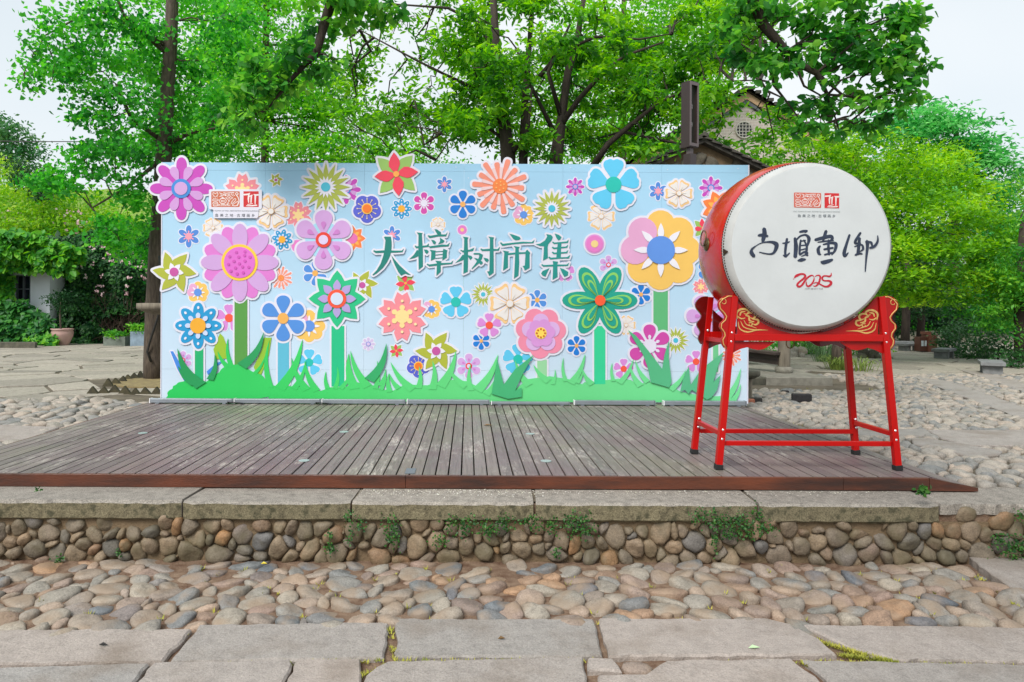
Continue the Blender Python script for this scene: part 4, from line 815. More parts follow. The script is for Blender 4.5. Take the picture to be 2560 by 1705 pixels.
brush('brush_character', [([(1142, 620), (1130, 660), (1118, 700)], [20, 22, 12]), ([(1058, 690), (1110, 676), (1176, 662), (1190, 680), (1168, 702)], [20, 24, 24, 20, 8]), ([(1078, 708), (1140, 700), (1200, 694)], [8, 12, 8]), ([(1096, 736), (1080, 762), (1086, 796), (1102, 806)], [10, 22, 22, 6]),
    ([(1120, 726), (1180, 714), (1218, 722), (1212, 770), (1186, 806)], [10, 16, 24, 18, 8]), ([(1162, 690), (1160, 750), (1166, 806)], [12, 18, 14]), ([(1126, 764), (1196, 752)], [14, 14]), ([(1130, 806), (1190, 790)], [12, 14]), ([(1104, 862), (1122, 866), (1160, 856), (1192, 844)], [16, 28, 26, 14])], inkm)
brush('brush_character', [([(1326, 650), (1300, 730), (1284, 790), (1290, 816), (1316, 790)], [14, 18, 24, 20, 6]), ([(1412, 634), (1376, 690), (1372, 716), (1412, 716)], [14, 18, 16, 10]), ([(1404, 676), (1398, 740), (1392, 800)], [18, 20, 22]), ([(1366, 742), (1420, 728), (1432, 760), (1410, 780)], [8, 12, 16, 6]), ([(1372, 808), (1400, 796), (1426, 800)], [14, 16, 8]),
    ([(1462, 700), (1466, 740), (1456, 840), (1449, 938)], [24, 20, 12, 6]), ([(1470, 706), (1496, 712), (1504, 744)], [14, 16, 8]), ([(1486, 752), (1520, 740), (1546, 700), (1546, 656)], [14, 18, 14, 5])], inkm)
s4 = 160/2355*3.137
def z4(pts): return [((260 + u*160/2355)*3.137, (280 + v*160/2355)*3.137) for u, v in pts]
yr = M('year_red', lin((188, 30, 50)), .5, var=.08, scale=30); wr = lambda ws: [q*s4 for q in ws]
brush('year_numerals', [(z4([(370, 500), (450, 430), (600, 370), (720, 380), (765, 450), (700, 540), (560, 650), (480, 740), (490, 810), (560, 830), (650, 770), (740, 640), (830, 520), (960, 430), (1040, 425), (1085, 470)]), wr([40, 100, 72, 66, 84, 70, 66, 72, 78, 76, 66, 74, 64, 62, 40, 16])),
    (z4([(1088, 490), (1085, 580), (1030, 700), (930, 800), (850, 815), (805, 740), (810, 650)]), wr([20, 44, 60, 70, 64, 44, 16])), (z4([(1115, 465), (1200, 420), (1280, 420), (1318, 480), (1300, 580), (1260, 700), (1180, 790), (1120, 815), (1050, 795)]), wr([10, 42, 56, 62, 66, 72, 56, 40, 8])),
    (z4([(1080, 710), (1160, 680), (1260, 710), (1360, 770), (1480, 825), (1600, 820), (1700, 740), (1710, 670), (1640, 620), (1480, 615), (1400, 570), (1390, 500), (1450, 440), (1560, 440), (1650, 455), (1715, 410), (1720, 320)]), wr([20, 36, 46, 50, 60, 74, 92, 94, 66, 52, 56, 58, 56, 52, 70, 50, 8])), (z4([(355, 520), (330, 570)]), wr([16, 8]))], yr)
def txd(u, v, k, y=-.0078):
    x, z = ZD(u, v); return D @ Matrix(((k, 0, 0, x), (0, 0, -1, y), (0, k, 0, z), (0, 0, 0, 1)))
text_polys('HAPPY ● NEW YEAR', 'small_lettering', ink((120, 116, 124)), drum, txd(1046, 1077, FY/F/3.137), 13, 142)
ks = (1103 - 891)/460
def trd(u, v): return ZD(891 + (u - 322)*ks, 318 + (v - 178)*ks + (u - 322)*ks*.02)
emblem(drum, trd, -.0055, lambda u, v: txd(891 + (u - 322)*ks, 318 + (v - 178)*ks + 4, ks*FY/F/3.137), ink((214, 106, 86)), ink((212, 40, 44)), ink((240, 226, 224)), ink((84, 96, 106)), ink((140, 150, 152)), t=.0009, face=lambda p: tuple(D @ Vector(p)))

# ================================================================== drum stand
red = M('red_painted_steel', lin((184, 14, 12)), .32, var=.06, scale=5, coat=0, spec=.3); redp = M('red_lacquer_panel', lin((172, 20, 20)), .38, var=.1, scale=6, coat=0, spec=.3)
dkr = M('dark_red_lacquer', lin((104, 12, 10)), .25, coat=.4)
xc, th_, fh = 2.487, .535, .655; ZT = 1.763; YFp, YBp = 5.13, 5.64; ZR = 1.455
stand = thing('drum_stand', 'red four legged steel stand with scrolled gold painted panels holding the drum', 'drum stand', (xc, 5.38, DECK))
def legx(z, s): return xc + s*(th_ + (fh - th_)*(ZT - z)/(ZT - DECK))
for s in (-1, 1):
    for yy, sp_ in ((YFp, -.02), (YBp, .02)):
        leg = MB().bar((legx(ZT - .005, s), yy, ZT - .005), (legx(DECK + .034, s), yy + sp_, DECK + .034), .046, .046, (0, 1, 0)).build('leg', red, stand, bevel=.004)
        MB().bar((legx(DECK + .04, s), yy + sp_, DECK + .04), (legx(DECK + .002, s), yy + sp_, DECK + .002), .053, .053, (0, 1, 0)).build('rubber_foot', blk, leg, bevel=.003)
# measured outline of an ear, left front
ear = [(414, 1123), (360, 1122), (318, 1145), (292, 1185), (298, 1228), (330, 1262), (348, 1290), (338, 1318), (308, 1345), (305, 1378), (330, 1412), (336, 1440), (318, 1470), (322, 1505), (350, 1545), (366, 1500), (396, 1400)]
E = [W(1700 + u/3.137, 380 + v/3.137, YFp) for u, v in ear]; E = [(p.x - xc, p.z) for p in E]
Es = chaikin(E, 1); apr = [(-.50, ZR - .03), (-.585, ZR - .03), (-.585, ZR - .13), (-.54, ZR - .11), (-.49, ZR - .085), (-.44, ZR - .072), (-.40, ZR - .085), (-.36, ZR - .092), (-.32, ZR - .085), (-.27, ZR - .055), (-.235, ZR - .03)]
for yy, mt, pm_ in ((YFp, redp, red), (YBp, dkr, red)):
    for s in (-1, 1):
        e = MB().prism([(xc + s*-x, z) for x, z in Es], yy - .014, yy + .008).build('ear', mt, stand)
        if yy == YFp:
            rim = [(xc + s*-x, z) for x, z in E[0:15]]; rim = [(x + s*(-.012), z - (.008 if i < 3 else 0)) for i, (x, z) in enumerate(rim)]
            MB().tube([(x, yy - .015, z) for x, z in rim], .0045, 5).build('gold_edge', gold, e, True)
            sx = xc + s*(.0 + E[3][0]*-1 - .04); sz = ZT - .05
            sw = [(sx + s*-(.030 - .0018*k)*math.cos(k*.5 + .4)*-1, yy - .015, sz + (.030 - .0018*k)*math.sin(k*.5 + .4)) for k in range(12)]
            MB().tube(sw, .0028, 5).build('gold_scroll', gold, e, True)
        MB().prism([(xc + s*-x, z) for x, z in apr], yy - .006, yy + .006).build('apron', mt, stand)
    # cradle panel with its round cut-out
    Rc = .632 if yy == YFp else .655; tp_ = []
    for k in range(33):
        x = xc - th_ + .02 + (2*th_ - .04)*k/32; q = Rc*Rc - (x - FXc + (.02 if yy == YBp else 0))**2; z = min(ZT - .004, FZc - math.sqrt(max(q, 0.0)) if q > 0 else ZT); tp_.append((x, z))
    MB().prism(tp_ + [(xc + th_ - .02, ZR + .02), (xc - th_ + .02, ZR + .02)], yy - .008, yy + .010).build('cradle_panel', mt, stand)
    MB().bar((legx(ZR, -1) + .024, yy - .004, ZR), (legx(ZR, 1) - .024, yy - .004, ZR), .05, .05).build('top_rail', pm_, stand, bevel=.003)
    z = .68; MB().bar((legx(z, -1) + .024, yy, z), (legx(z, 1) - .024, yy, z), .034, .034).build('low_rail', red, stand, bevel=.003)
for s in (-1, 1):
    z = .752; MB().bar((legx(z, s), YFp + .02, z), (legx(z, s), YBp - .02, z), .034, .034).build('side_rail', red, stand, bevel=.003)
    MB().bar((legx(ZR - .04, s), YFp + .026, ZR - .03), (legx(ZR - .04, s), YBp - .026, ZR - .03), .034, .034).build('side_rail', red, stand, bevel=.003)
    for yy in (YFp, YBp):
        for z in (ZR + .035, ZR - .03, .782, .715): MB().lathe([(.0005, .006), (.006, .005), (.010, 0)], (legx(z, s), yy - .024 + (-.013 if z < 1 and yy == YFp else 0), z), (0, -1, 0), 10).build('bolt', chrome, stand, True)
# painted gold cloud scrolls on the front panel
def zs(u, v):
    p = W(1700 + u/3.137, 720 + v/3.137, YFp - .009); return (p.x, p.z)
SC = [([(455, 265), (470, 320), (530, 345), (600, 330), (690, 330)], [3, 9, 12, 9, 2]), ([(475, 260), (500, 305), (560, 325), (640, 325)], [3, 8, 8, 2]), ([(500, 250), (520, 285), (560, 300), (600, 315)], [3, 7, 7, 2]), ([(540, 270), (565, 275), (560, 295), (540, 292), (545, 280)], [5, 8, 8, 6, 3]),
      ([(450, 240), (445, 195), (470, 170), (510, 165), (540, 185), (525, 205), (500, 200)], [6, 14, 16, 16, 14, 9, 4]), ([(470, 215), (480, 190), (510, 185)], [8, 12, 6]), ([(530, 195), (570, 195), (590, 215), (575, 240), (550, 232)], [9, 15, 16, 14, 4]), ([(575, 245), (610, 250), (612, 275), (590, 288), (570, 280)], [9, 15, 15, 12, 4]), ([(515, 215), (540, 225), (545, 255), (580, 265)], [9, 14, 14, 6]), ([(455, 225), (480, 240), (510, 235)], [8, 10, 5])]
a = MB(); b_ = MB(); px2x = YFp/F/3.137
for k, (pts, wd) in enumerate(SC):
    P = ribbon([zs(*p) for p in pts], [q*px2x for q in wd], 5); a.prism(P.tolist(), YFp - .0105 - k*.0001, YFp - .008); b_.prism([(2*xc - x - .012, z - .004) for x, z in P], YFp - .0105 - k*.0001, YFp - .008)
a.build('gold_cloud', gold, stand); b_.build('gold_cloud', gold, stand)
rg = [W(1700 + 865/3.137 + 10*math.cos(2*pi*k/20), 720 + 435/3.137 + 12*math.sin(2*pi*k/20), YFp + .1) for k in range(21)]
MB().tube(rg, .004, 6).build('hanging_ring', brass, drum, True)
# ================================================================== things around the plaza
wood_d = M('dark_wood', lin((52, 42, 38)), .6, scale=5, rgb2=lin((78, 66, 60)), bump=.3, stretch=(1, 1, 6))
wood_g = M('grey_old_wood', lin((98, 90, 78)), .8, scale=6, rgb2=lin((134, 125, 110)), bump=.5, stretch=(4, 4, .5))
stone_g = M('grey_stone', lin((120, 116, 106)), .85, scale=9, rgb2=lin((150, 146, 134)), bump=.6)
stone_d = M('dark_stone', lin((66, 66, 58)), .9, scale=7, rgb2=lin((104, 100, 86)), bump=.7)
brown = M('brown_steel', lin((58, 46, 46)), .4); brown_f = M('brown_steel_front', lin((104, 92, 94)), .45)
# --- pavilion beside the backdrop
pav = thing('pavilion', 'old open pavilion with dark tiled gable roof, timber column and stone plinth behind the backdrop', 'pavilion', (5.6, 12.6, PLAZA))
PZ = .526
MB().slab(rough_edge([(5.02, 11.76), (6.12, 11.74), (6.13, 14.4), (5.0, 14.4)], .25, .012), PLAZA - .02, PZ, .012).build('plinth_stone', stone_g, pav)
MB().slab(rough_edge([(3.6, 11.80), (5.0, 11.77), (4.98, 14.4), (3.6, 14.4)], .2, .03), PLAZA - .02, PZ - .012, .012).build('plinth_stone', stone_d, pav)
cxp = W(1960, 900, 12.56).x
MB().lathe([(.13, 0), (.15, .03), (.15, .08), (.125, .115)], (cxp, 12.56, PZ), n=20).build('column_base', stone_g, pav, True)
MB().lathe([(.105, 0), (.102, 1.2), (.098, 3.4)], (cxp, 12.56, PZ + .114), n=16).build('column', wood_g, pav, True)
MB().lathe([(.105, 0), (.098, 3.4)], (2.95, 12.6, PZ + .1), n=16).build('column', wood_g, pav, True)
a_, b_2 = W(1950, 884, 12.5), W(1845, 872, 13.2)
MB().bar(a_, b_2, .30, .05).build('bench_seat', wood_d, pav, bevel=.006)
MB().bar(a_ + Vector((0, .05, -.12)), b_2 + Vector((0, .05, -.12)), .05, .17).build('bench_apron', wood_d, pav)
MB().box(2.9, 2.98 + (cxp - 2.9), 12.48, 12.64, 3.62, 3.8).build('tie_beam', wood_d, pav)
ap = W(1756, 350, 12.4); sl = .47; gz = W(1756, 470, 12.4).z
rub = stone_mat('gable_rubble', [(0, lin((70, 66, 58))), (.5, lin((110, 104, 92))), (1, lin((90, 84, 74)))], rough=.9, speck=.35)
MB().prism([(ap.x - 1.9, ap.z - .04 - 1.9*sl), (ap.x, ap.z - .04), (ap.x + 1.9, ap.z - .04 - 1.9*sl), (ap.x + 1.9, gz - .6), (ap.x - 1.9, gz - .6)], 12.47, 12.8).build('gable_wall', wm, pav)
it = stones((ap.x - 1.9, ap.x + 1.9, gz - .1, ap.z), .17, 77, lambda p: p[1] < ap.z - .12 - abs(p[0] - ap.x)*sl, joint=.006, aniso=1.5, big=.5)
lay(it, pav, rub, lambda x, y, p: (x+p[0], 12.47 - p[2], y+p[1]), lambda x, y: (rng.uniform(.02, .05), .03), 'stone', 120)
tile_m = M('old_roof_tiles', lin((48, 46, 44)), .85, scale=6, rgb2=lin((86, 82, 74)), bump=.6)
for s in (-1, 1):
    v = [(ap.x, 12.3, ap.z), (ap.x + s*2.3, 12.3, ap.z - 2.3*sl), (ap.x + s*2.3, 15.6, ap.z - 2.3*sl), (ap.x, 15.6, ap.z)]
    v += [(x, y, z - .06) for x, y, z in v]; add('roof_slope', v, [(0, 1, 2, 3), (4, 5, 6, 7), (0, 4, 5, 1), (1, 5, 6, 2), (2, 6, 7, 3)], tile_m, pav)
    for k in range(13):                                            # tiles along the verge
        u = .04 + k*.175; c = (ap.x + s*u, 12.29, ap.z + .012 - u*sl)
        MB().prism([(c[0] - .095, c[2] + .02*s*sl*2), (c[0] + .085, c[2] - .03*s), (c[0] + .08, c[2] + .022 - .03*s), (c[0] - .08, c[2] + .052 + .01*s)], 12.24, 12.44).build('roof_tile', tile_m, pav)
MB().tube([(ap.x, 12.25, ap.z + .04), (ap.x, 15.6, ap.z + .05)], .07, 8).build('ridge', tile_m, pav, True)
# --- bowl topped wooden stands
for px, py, Y, r, h, lab in ((1874, 927, 9.7, .14, .115, 'small dark bowl topped stand just right of the backdrop edge'), (428, 758, 9.7, .44, .17, 'wide wooden bowl topped stand half hidden by the backdrop beside the left trunk')):
    p = W(px, py, Y); t = thing('bowl_stand', lab, 'stand', (p.x, Y, PLAZA))
    MB().lathe([(.01, p.z), (r*.8, p.z), (r, p.z - .004), (r*1.0, p.z - h*.45), (r*.86, p.z - h*.62), (r*.5, p.z - h*.9), (r*.1, p.z - h)], (p.x, Y, 0), n=24).build('bowl', stone_d if r < .2 else wood_g, t, True)
    MB().lathe([(min(.045, r*.27), PLAZA - .02), (min(.045, r*.25), p.z - h)], (p.x, Y, 0), n=12).build('post', wood_g, t, True)
# --- tall brown sign frame
sp0 = W(1725, 288, 10.3); t = thing('sign_post', 'tall brown steel sign frame on a post rising behind the backdrop', 'sign', (sp0.x, 10.3, PLAZA))
Rm = Matrix.Translation((sp0.x, 10.3, 0)) @ Matrix.Rotation(math.radians(33), 4, 'Z')
zt, zb = W(1725, 209, 10.3).z, W(1725, 368, 10.3).z; hw, hd = .093, .085
def rb(nm, x0, x1, y0, y1, z0, z1, m): a = MB().box(x0, x1, y0, y1, z0, z1); a.v = [tuple(Rm @ Vector(p)) for p in a.v]; return a.build(nm, m, t)
rb('side_plate', -hw, -hw + .012, -hd + .013, hd, zb, zt, brown); rb('side_plate', hw - .012, hw, -hd + .013, hd, zb, zt, brown); rb('back_plate', -hw + .0125, -hw + .06, hd - .01, hd, zb, zt, brown); rb('top_plate', -hw, hw, -hd + .013, hd, zt + .001, zt + .013, brown); rb('bottom_plate', -hw, hw, -hd + .013, hd, zb - .013, zb - .001, brown)
for x0, x1, z0, z1 in ((-hw, -hw + .026, zb, zt), (hw - .026, hw, zb, zt), (-hw + .0265, hw - .0265, zt - .045, zt), (-hw + .0265, hw - .0265, zb, zb + .045)): rb('front_frame', x0, x1, -hd, -hd + .0125, z0, z1, brown_f)
for zz in (W(1733, 266, 10.3).z, W(1733, 311, 10.3).z):
    a = MB().prism([(-.025, zz + .01), (.005, zz + .045), (.035, zz + .02), (.03, zz - .035), (-.002, zz - .02)], -.02, -.012); a.v = [tuple(Rm @ Vector(p)) for p in a.v]; a.build('metal_clip', chrome, t)
rb('post', -.035, .035, -.035, .035, PLAZA, zb - .014, brown_f); rb('post_sleeve', -.065, .065, -.065, .065, PLAZA, W(1725, 386, 10.3).z, brown)
# --- brick house far behind
hs = thing('brick_house', 'pale brick gable house with a round lattice window far behind the trees', 'house', (10.6, 26, PLAZA))
bm = bpy.data.materials.new('pale_brick'); bm.use_nodes = True; tt = bm.node_tree; bb = tt.nodes['Principled BSDF']; g_ = tt.nodes.new('ShaderNodeNewGeometry'); mp = tt.nodes.new('ShaderNodeMapping'); mp.inputs['Rotation'].default_value = (pi/2, 0, 0)
bt_ = tt.nodes.new('ShaderNodeTexBrick'); bt_.inputs['Scale'].default_value = 2.4; bt_.inputs['Color1'].default_value = (*lin((196, 182, 172)), 1); bt_.inputs['Color2'].default_value = (*lin((182, 170, 162)), 1); bt_.inputs['Mortar'].default_value = (*lin((206, 198, 190)), 1)
tt.links.new(g_.outputs['Position'], mp.inputs[0]); tt.links.new(mp.outputs[0], bt_.inputs['Vector']); tt.links.new(bt_.outputs[0], bb.inputs['Base Color']); bb.inputs['Roughness'].default_value = .9
A = W(1864, 262, 26); k = .62; hwid = 4.2
MB().prism([(A.x - hwid, A.z - hwid*k), (A.x, A.z), (A.x + hwid, A.z - hwid*k), (A.x + hwid, PLAZA), (A.x - hwid, PLAZA)], 26, 26.3).build('gable_wall', bm, hs)
band = M('verge_band', lin((100, 106, 110)), .8); tan = M('tan_verge', lin((196, 160, 128)), .85)
for s in (-1, 1):
    for off, hh, m, yy in ((.02, .14, band, 25.9), (.17, .26, tan, 25.86), (.44, .12, tile_m, 25.7)):
        MB().prism([(A.x + s*.0, A.z + off), (A.x + s*(hwid + .3), A.z + off - (hwid + .3)*k), (A.x + s*(hwid + .3), A.z + off + hh - (hwid + .3)*k), (A.x, A.z + off + hh)], yy, 26.29).build('verge', m, hs)
    for kk in range(20):
        u = .1 + kk*.23; MB().box(A.x + s*u - .1, A.x + s*u + .1, 25.62, 26.1, A.z + .56 - u*k - .03, A.z + .60 - u*k + .04).build('roof_tile', tile_m, hs)
    vv = [(A.x, 25.7, A.z + .54), (A.x + s*4.7, 25.7, A.z + .54 - 4.7*k), (A.x + s*4.7, 34, A.z + .54 - 4.7*k), (A.x, 34, A.z + .54)]; add('roof_slope', vv + [(x, y, z - .1) for x, y, z in vv], [(0, 1, 2, 3), (7, 6, 5, 4), (0, 4, 5, 1)], tile_m, hs)
wc = W(1860, 325, 25.98); dkg = M('dark_opening', lin((44, 46, 48)), .6)
win = MB().prism(circ(wc.x, wc.z, .29, 28).tolist(), 25.965, 25.999).build('window', dkg, hs)
la = MB()
for q in (-.18, -.06, .06, .18):
    l = math.sqrt(.28**2 - q*q); la.box(wc.x + q - .012, wc.x + q + .012, 25.94, 25.964, wc.z - l, wc.z + l); la.box(wc.x - l, wc.x + l, 25.935, 25.9395, wc.z + q - .012, wc.z + q + .012)
la.build('lattice', M('pale_lattice', lin((190, 184, 176)), .8), win)
rg = [(wc.x + .30*math.cos(2*pi*q/32), 25.96, wc.z + .30*math.sin(2*pi*q/32)) for q in range(33)]; MB().tube(rg, .03, 6).build('window_ring', M('pale_lattice', (0, 0, 0)), win, True)
# --- stone benches along the right hand path
def bench(px, py, Y, ln, yaw, lab):
    p = W(px, py, Y); t = thing('stone_bench', lab, 'bench', (p.x, Y, PLAZA), 'stone slab benches along the right hand path'); R_ = Matrix.Translation((p.x, Y, 0)) @ Matrix.Rotation(yaw, 4, 'Z'); h = p.z
    for nm, x0, x1, y0, y1, z0, z1 in (('seat', -ln/2, ln/2, -.2, .2, h - .075, h), ('leg', -ln/2 + .1, -ln/2 + .24, -.16, .16, PLAZA - .01, h - .076), ('leg', ln/2 - .24, ln/2 - .1, -.16, .16, PLAZA - .01, h - .076)):
        a = MB().box(x0, x1, y0, y1, z0, z1); a.v = [tuple(R_ @ Vector(q)) for q in a.v]; a.build(nm, M('bench_stone', lin((104, 106, 108)), .85, scale=9, rgb2=lin((134, 136, 136)), bump=.4), t, bevel=.008)
bench(2478, 902, 14.0, .95, 1.0, 'nearest stone slab bench on the right, before the big hedge bush')
bench(2360, 871, 18.4, .95, .8, 'stone slab bench just right of the brown litter bin')
bench(2279, 858, 21.6, .9, .3, 'stone slab bench just left of the brown litter bin')
bench(2243, 853, 22.6, .9, .2, 'farthest stone bench in the dark below the trees, by the drum stand')
# --- litter bin
p = W(2318, 881, 21.0); t = thing('litter_bin', 'brown two part litter bin with pale notices standing between stone benches', 'litter bin', (p.x, 21, PLAZA)); bn = M('rust_brown_panel', lin((112, 66, 50)), .6, var=.15, scale=8); bn2 = M('dark_brown_panel', lin((84, 48, 36)), .6)
MB().box(p.x - .02, p.x + .24, 20.9, 21.25, PLAZA + .03, PLAZA + .56).build('body', bn, t, bevel=.006); MB().box(p.x - .23, p.x - .022, 20.97, 21.25, PLAZA + .04, PLAZA + .47).build('body', bn2, t, bevel=.006)
MB().box(p.x - .08, p.x + .1, 20.98, 21.2, PLAZA + .561, PLAZA + .63).build('lid', bn, t); MB().box(p.x - .2, p.x + .2, 20.95, 21.2, PLAZA, PLAZA + .03).build('base', blk, t)
pp = M('pale_notice', lin((196, 206, 214)), .6)
MB().box(p.x - .2, p.x - .13, 20.962, 20.969, PLAZA + .2, PLAZA + .36).build('notice', pp, t); MB().box(p.x - .1, p.x - .04, 20.962, 20.969, PLAZA + .2, PLAZA + .36).build('notice', pp, t)
# --- post, rubble planters
p = W(2023, 880, 20.4); o = MB().box(p.x - .17, p.x + .17, 20.2, 20.5, PLAZA - .02, PLAZA + 1.6).build('brown_post', M('red_brown_post', lin((70, 44, 40)), .7, var=.2, scale=5), bevel=.01); tag(o, 'dark red brown square post seen under the drum, before shrubs', 'post')
def rubble(px0, px1, py, Y, rows, lab):
    x0, x1 = W(px0, py, Y).x, W(px1, py, Y).x; t = thing('rubble_planter', lab, 'planter', ((x0+x1)/2, Y, PLAZA))
    for j in range(rows):
        x = x0 + j*.05
        while x < x1 - .05:
            w_ = rng.uniform(.14, .3); v, f = dome(circ(0, 0, w_/2, 10, .13)*np.array([1 + rng.uniform(-.1, .1), 1]), .16, .02); add('stone', [(x + w_/2 + q[0], Y + q[1]*.9 + j*.06, PLAZA + j*.12 + q[2]) for q in v], f, rub if rows > 1 and px0 > 2100 else peb_up, t, True); x += w_*.95
rubble(1972, 2010, 888, 18.6, 2, 'small heap of pale stones seen through the drum stand'); rubble(2143, 2200, 891, 18.2, 2, 'low grey rubble planter edge right of the small trunk')
# --- left side: house with window, pots, planters
lh = thing('white_house', 'white walled house with a dark framed window, half swallowed by ivy', 'house', (-15.6, 23.6, PLAZA)); wh = M('white_render', lin((214, 220, 228)), .9, var=.06, scale=2)
x0, x1 = W(-260, 800, 23.6).x, W(124, 800, 23.6).x; zt = W(100, 655, 23.6).z
wx0, wx1, wz0, wz1 = W(38, 700, 23.6).x, W(76, 700, 23.6).x, W(60, 757, 23.6).z, W(60, 688, 23.6).z
for q in ((x0, wx0, PLAZA, zt), (wx1, x1, PLAZA, zt), (wx0, wx1, PLAZA, wz0), (wx0, wx1, wz1, zt)): MB().box(q[0], q[1], 23.6, 23.9, q[2], q[3]).build('wall', wh, lh)
win = MB().box(wx0, wx1, 23.72, 23.75, wz0, wz1).build('window', M('dark_glass', lin((28, 36, 48)), .1), lh); fm = M('grey_window_frame', lin((92, 98, 108)), .6)
for q in ((wx0, wx0 + .05, wz0, wz1), (wx1 - .05, wx1, wz0, wz1), ((wx0+wx1)/2 - .03, (wx0+wx1)/2 + .03, wz0, wz1)): MB().box(q[0], q[1], 23.64, 23.715, q[2], q[3]).build('frame', fm, win)
for q in (wz0 + .02, (wz0+wz1)/2, wz1 - .02): MB().box(wx0 + .051, wx1 - .051, 23.65, 23.712, q - .02, q + .02).build('frame', fm, win)
MB().box(x0, x1 + .3, 23.2, 28, zt + .002, zt + .15).build('roof', tile_m, lh); MB().box(x0, x1, 27.6, 27.9, PLAZA, zt).build('wall', wh, lh); MB().box(x1 - .3, x1 - .001, 23.901, 27.599, PLAZA, zt).build('wall', wh, lh)
o = MB().slab(rough_edge([W(-200, 886, 20.9)[:2], (W(88, 870, 20.9).x, 20.9), (W(88, 870, 21.2).x, 21.3), (W(-200, 870, 21.2).x, 21.3)], .4, .02), PLAZA - .02, PLAZA + .18, .015).build('stone_kerb', stone_d); tag(o, 'low dark stone kerb at the foot of the ivy on the left', 'kerb')
p = W(156, 862, 22.6); pot = thing('plant_pot', 'pinkish glazed pot holding a small bare stemmed tree by the ivy', 'pot', (p.x, 22.6, PLAZA))
pm2 = M('pink_glaze', lin((186, 150, 144)), .4, var=.1, scale=4)
MB().lathe([(.17, 0), (.22, .1), (.31, .32), (.325, .42), (.30, .49), (.33, .51), (.335, .55), (.29, .55), (.27, .5)], (p.x, 22.6, PLAZA), n=28).build('vessel', pm2, pot, True); MB().lathe([(.001, .5), (.28, .5)], (p.x, 22.6, PLAZA), n=20).build('soil', dirt, pot)
for px0, px1, yt, yb2, lab, c in ((264, 318, 838, 862, 'low mossy grey stone trough below the rose thicket', lin((108, 116, 108))), (331, 382, 827, 864, 'taller blue grey planter box beside the left trunk', lin((124, 142, 158)))):
    x0, x1 = W(px0, 850, 22.4).x, W(px1, 850, 22.4).x; h = (yb2 - yt)*22.4/F; t = thing('planter_box', lab, 'planter', ((x0+x1)/2, 22.4, PLAZA)); m = M('planter_%d' % px0, c, .8, var=.25, scale=5)
    MB().box(x0, x1, 22.25, 22.3, PLAZA, PLAZA + h).build('front', m, t); MB().box(x0, x1, 22.65, 22.7, PLAZA, PLAZA + h).build('back', m, t); MB().box(x0, x0 + .05, 22.301, 22.649, PLAZA, PLAZA + h).build('side', m, t); MB().box(x1 - .05, x1, 22.301, 22.649, PLAZA, PLAZA + h).build('side', m, t); MB().box(x0 + .051, x1 - .051, 22.301, 22.649, PLAZA, PLAZA + h - .05).build('soil', dirt, t)
hv = []; hf = []; nx_, ny_ = 26, 12; hr = random.Random(8)
for j in range(ny_):
    for i in range(nx_):
        x = -34 + 24.5*i/(nx_-1); y = 25.8 + 12*j/(ny_-1); ed = min(1, max(0, (-9.6 - x)/3.5)); z = PLAZA + (3.2 + 4.0*min(1, j/(ny_-1)*1.25))*ed**.5 + hr.uniform(-.15, .15); hv.append((x, y, z if j else PLAZA + 2.2*ed))
for j in range(ny_-1):
    for i in range(nx_-1): hf.append((j*nx_+i, j*nx_+i+1, (j+1)*nx_+i+1, (j+1)*nx_+i))
tag(add('hillside', hv, hf, M('bank_grass', lin((86, 124, 40)), .9, scale=1.5, rgb2=lin((140, 160, 70)), bump=1.0, bscale=8), smooth=True), kind='structure')
# --- ring of edging tiles round the ginkgo
t = thing('tree_pit_edging', 'zigzag ring of dark triangular roof tiles round the left tree pit', 'edging', (-5.3, 11.6, PLAZA)); em = M('mossy_tile', lin((52, 50, 40)), .9, scale=8, rgb2=lin((84, 78, 54)))
soil_l = MB().slab([(x, y) for x, y in circ(-4.95, 11.75, 1.0, 20, .85)], PLAZA - .02, PLAZA + .022).build('soil', M('yellow_soil', lin((112, 96, 70)), .95, scale=10, rgb2=lin((150, 134, 90)), bump=.6), t)
for px, py in ((232, 985), (258, 984), (286, 982), (312, 985), (338, 986), (364, 986), (392, 986), (270, 966), (290, 962), (305, 956), (320, 950), (335, 946), (352, 944), (420, 988), (450, 990)):
    p = G(px, py, PLAZA); w_ = rng.uniform(.085, .11); h = rng.uniform(.09, .13)
    a = MB().prism([(p.x - w_, PLAZA - .01), (p.x + w_, PLAZA - .01), (p.x + rng.uniform(-.02, .02), PLAZA + h)], p.y - .02, p.y + .03); a.build('edging_tile', em, t)
# --- overhead cables
cm = M('cable_black', (.02, .02, .02), .6)
o = MB().tube([W(-80, 351, 18), W(60, 354, 18), W(180, 354, 18), W(300, 352, 18)], .012, 5).build('overhead_cable', cm); tag(o, 'thin black cable crossing the white sky at the left', 'cable')
o = MB().tube([W(560, 160, 17), W(640, 172, 16.8), W(760, 176, 16.5), W(840, 170, 16.3)], .012, 5).build('overhead_cable', cm); tag(o, 'thin black cable strung among the leaves left of centre', 'cable')
# debris by the backdrop's right foot
for px, py, sz, lab, c in ((1874, 1012, .07, 'broken orange brick lying at the right foot of the backdrop', (170, 108, 84)), (1890, 1010, .08, 'dark broken tile lying behind the orange brick', (50, 48, 46)), (2002, 1008, .14, 'black charred chunk of wood lying on the cobbles', (36, 34, 36)), (1962, 988, .06, 'small black lump lying on the cobbles', (40, 38, 38))):
    p = G(px, py, PLAZA); q = rough_edge([(p.x - sz, p.y - sz*.5), (p.x + sz*.9, p.y - sz*.4), (p.x + sz, p.y + sz*.4), (p.x - sz*.7, p.y + sz*.5)], .05, .01)
    o = MB().slab(q, PLAZA + .03, PLAZA + .03 + sz*.7, .012).build('debris', M('debris_%d' % px, lin(c), .85, var=.3, scale=30)); tag(o, lab, 'debris')
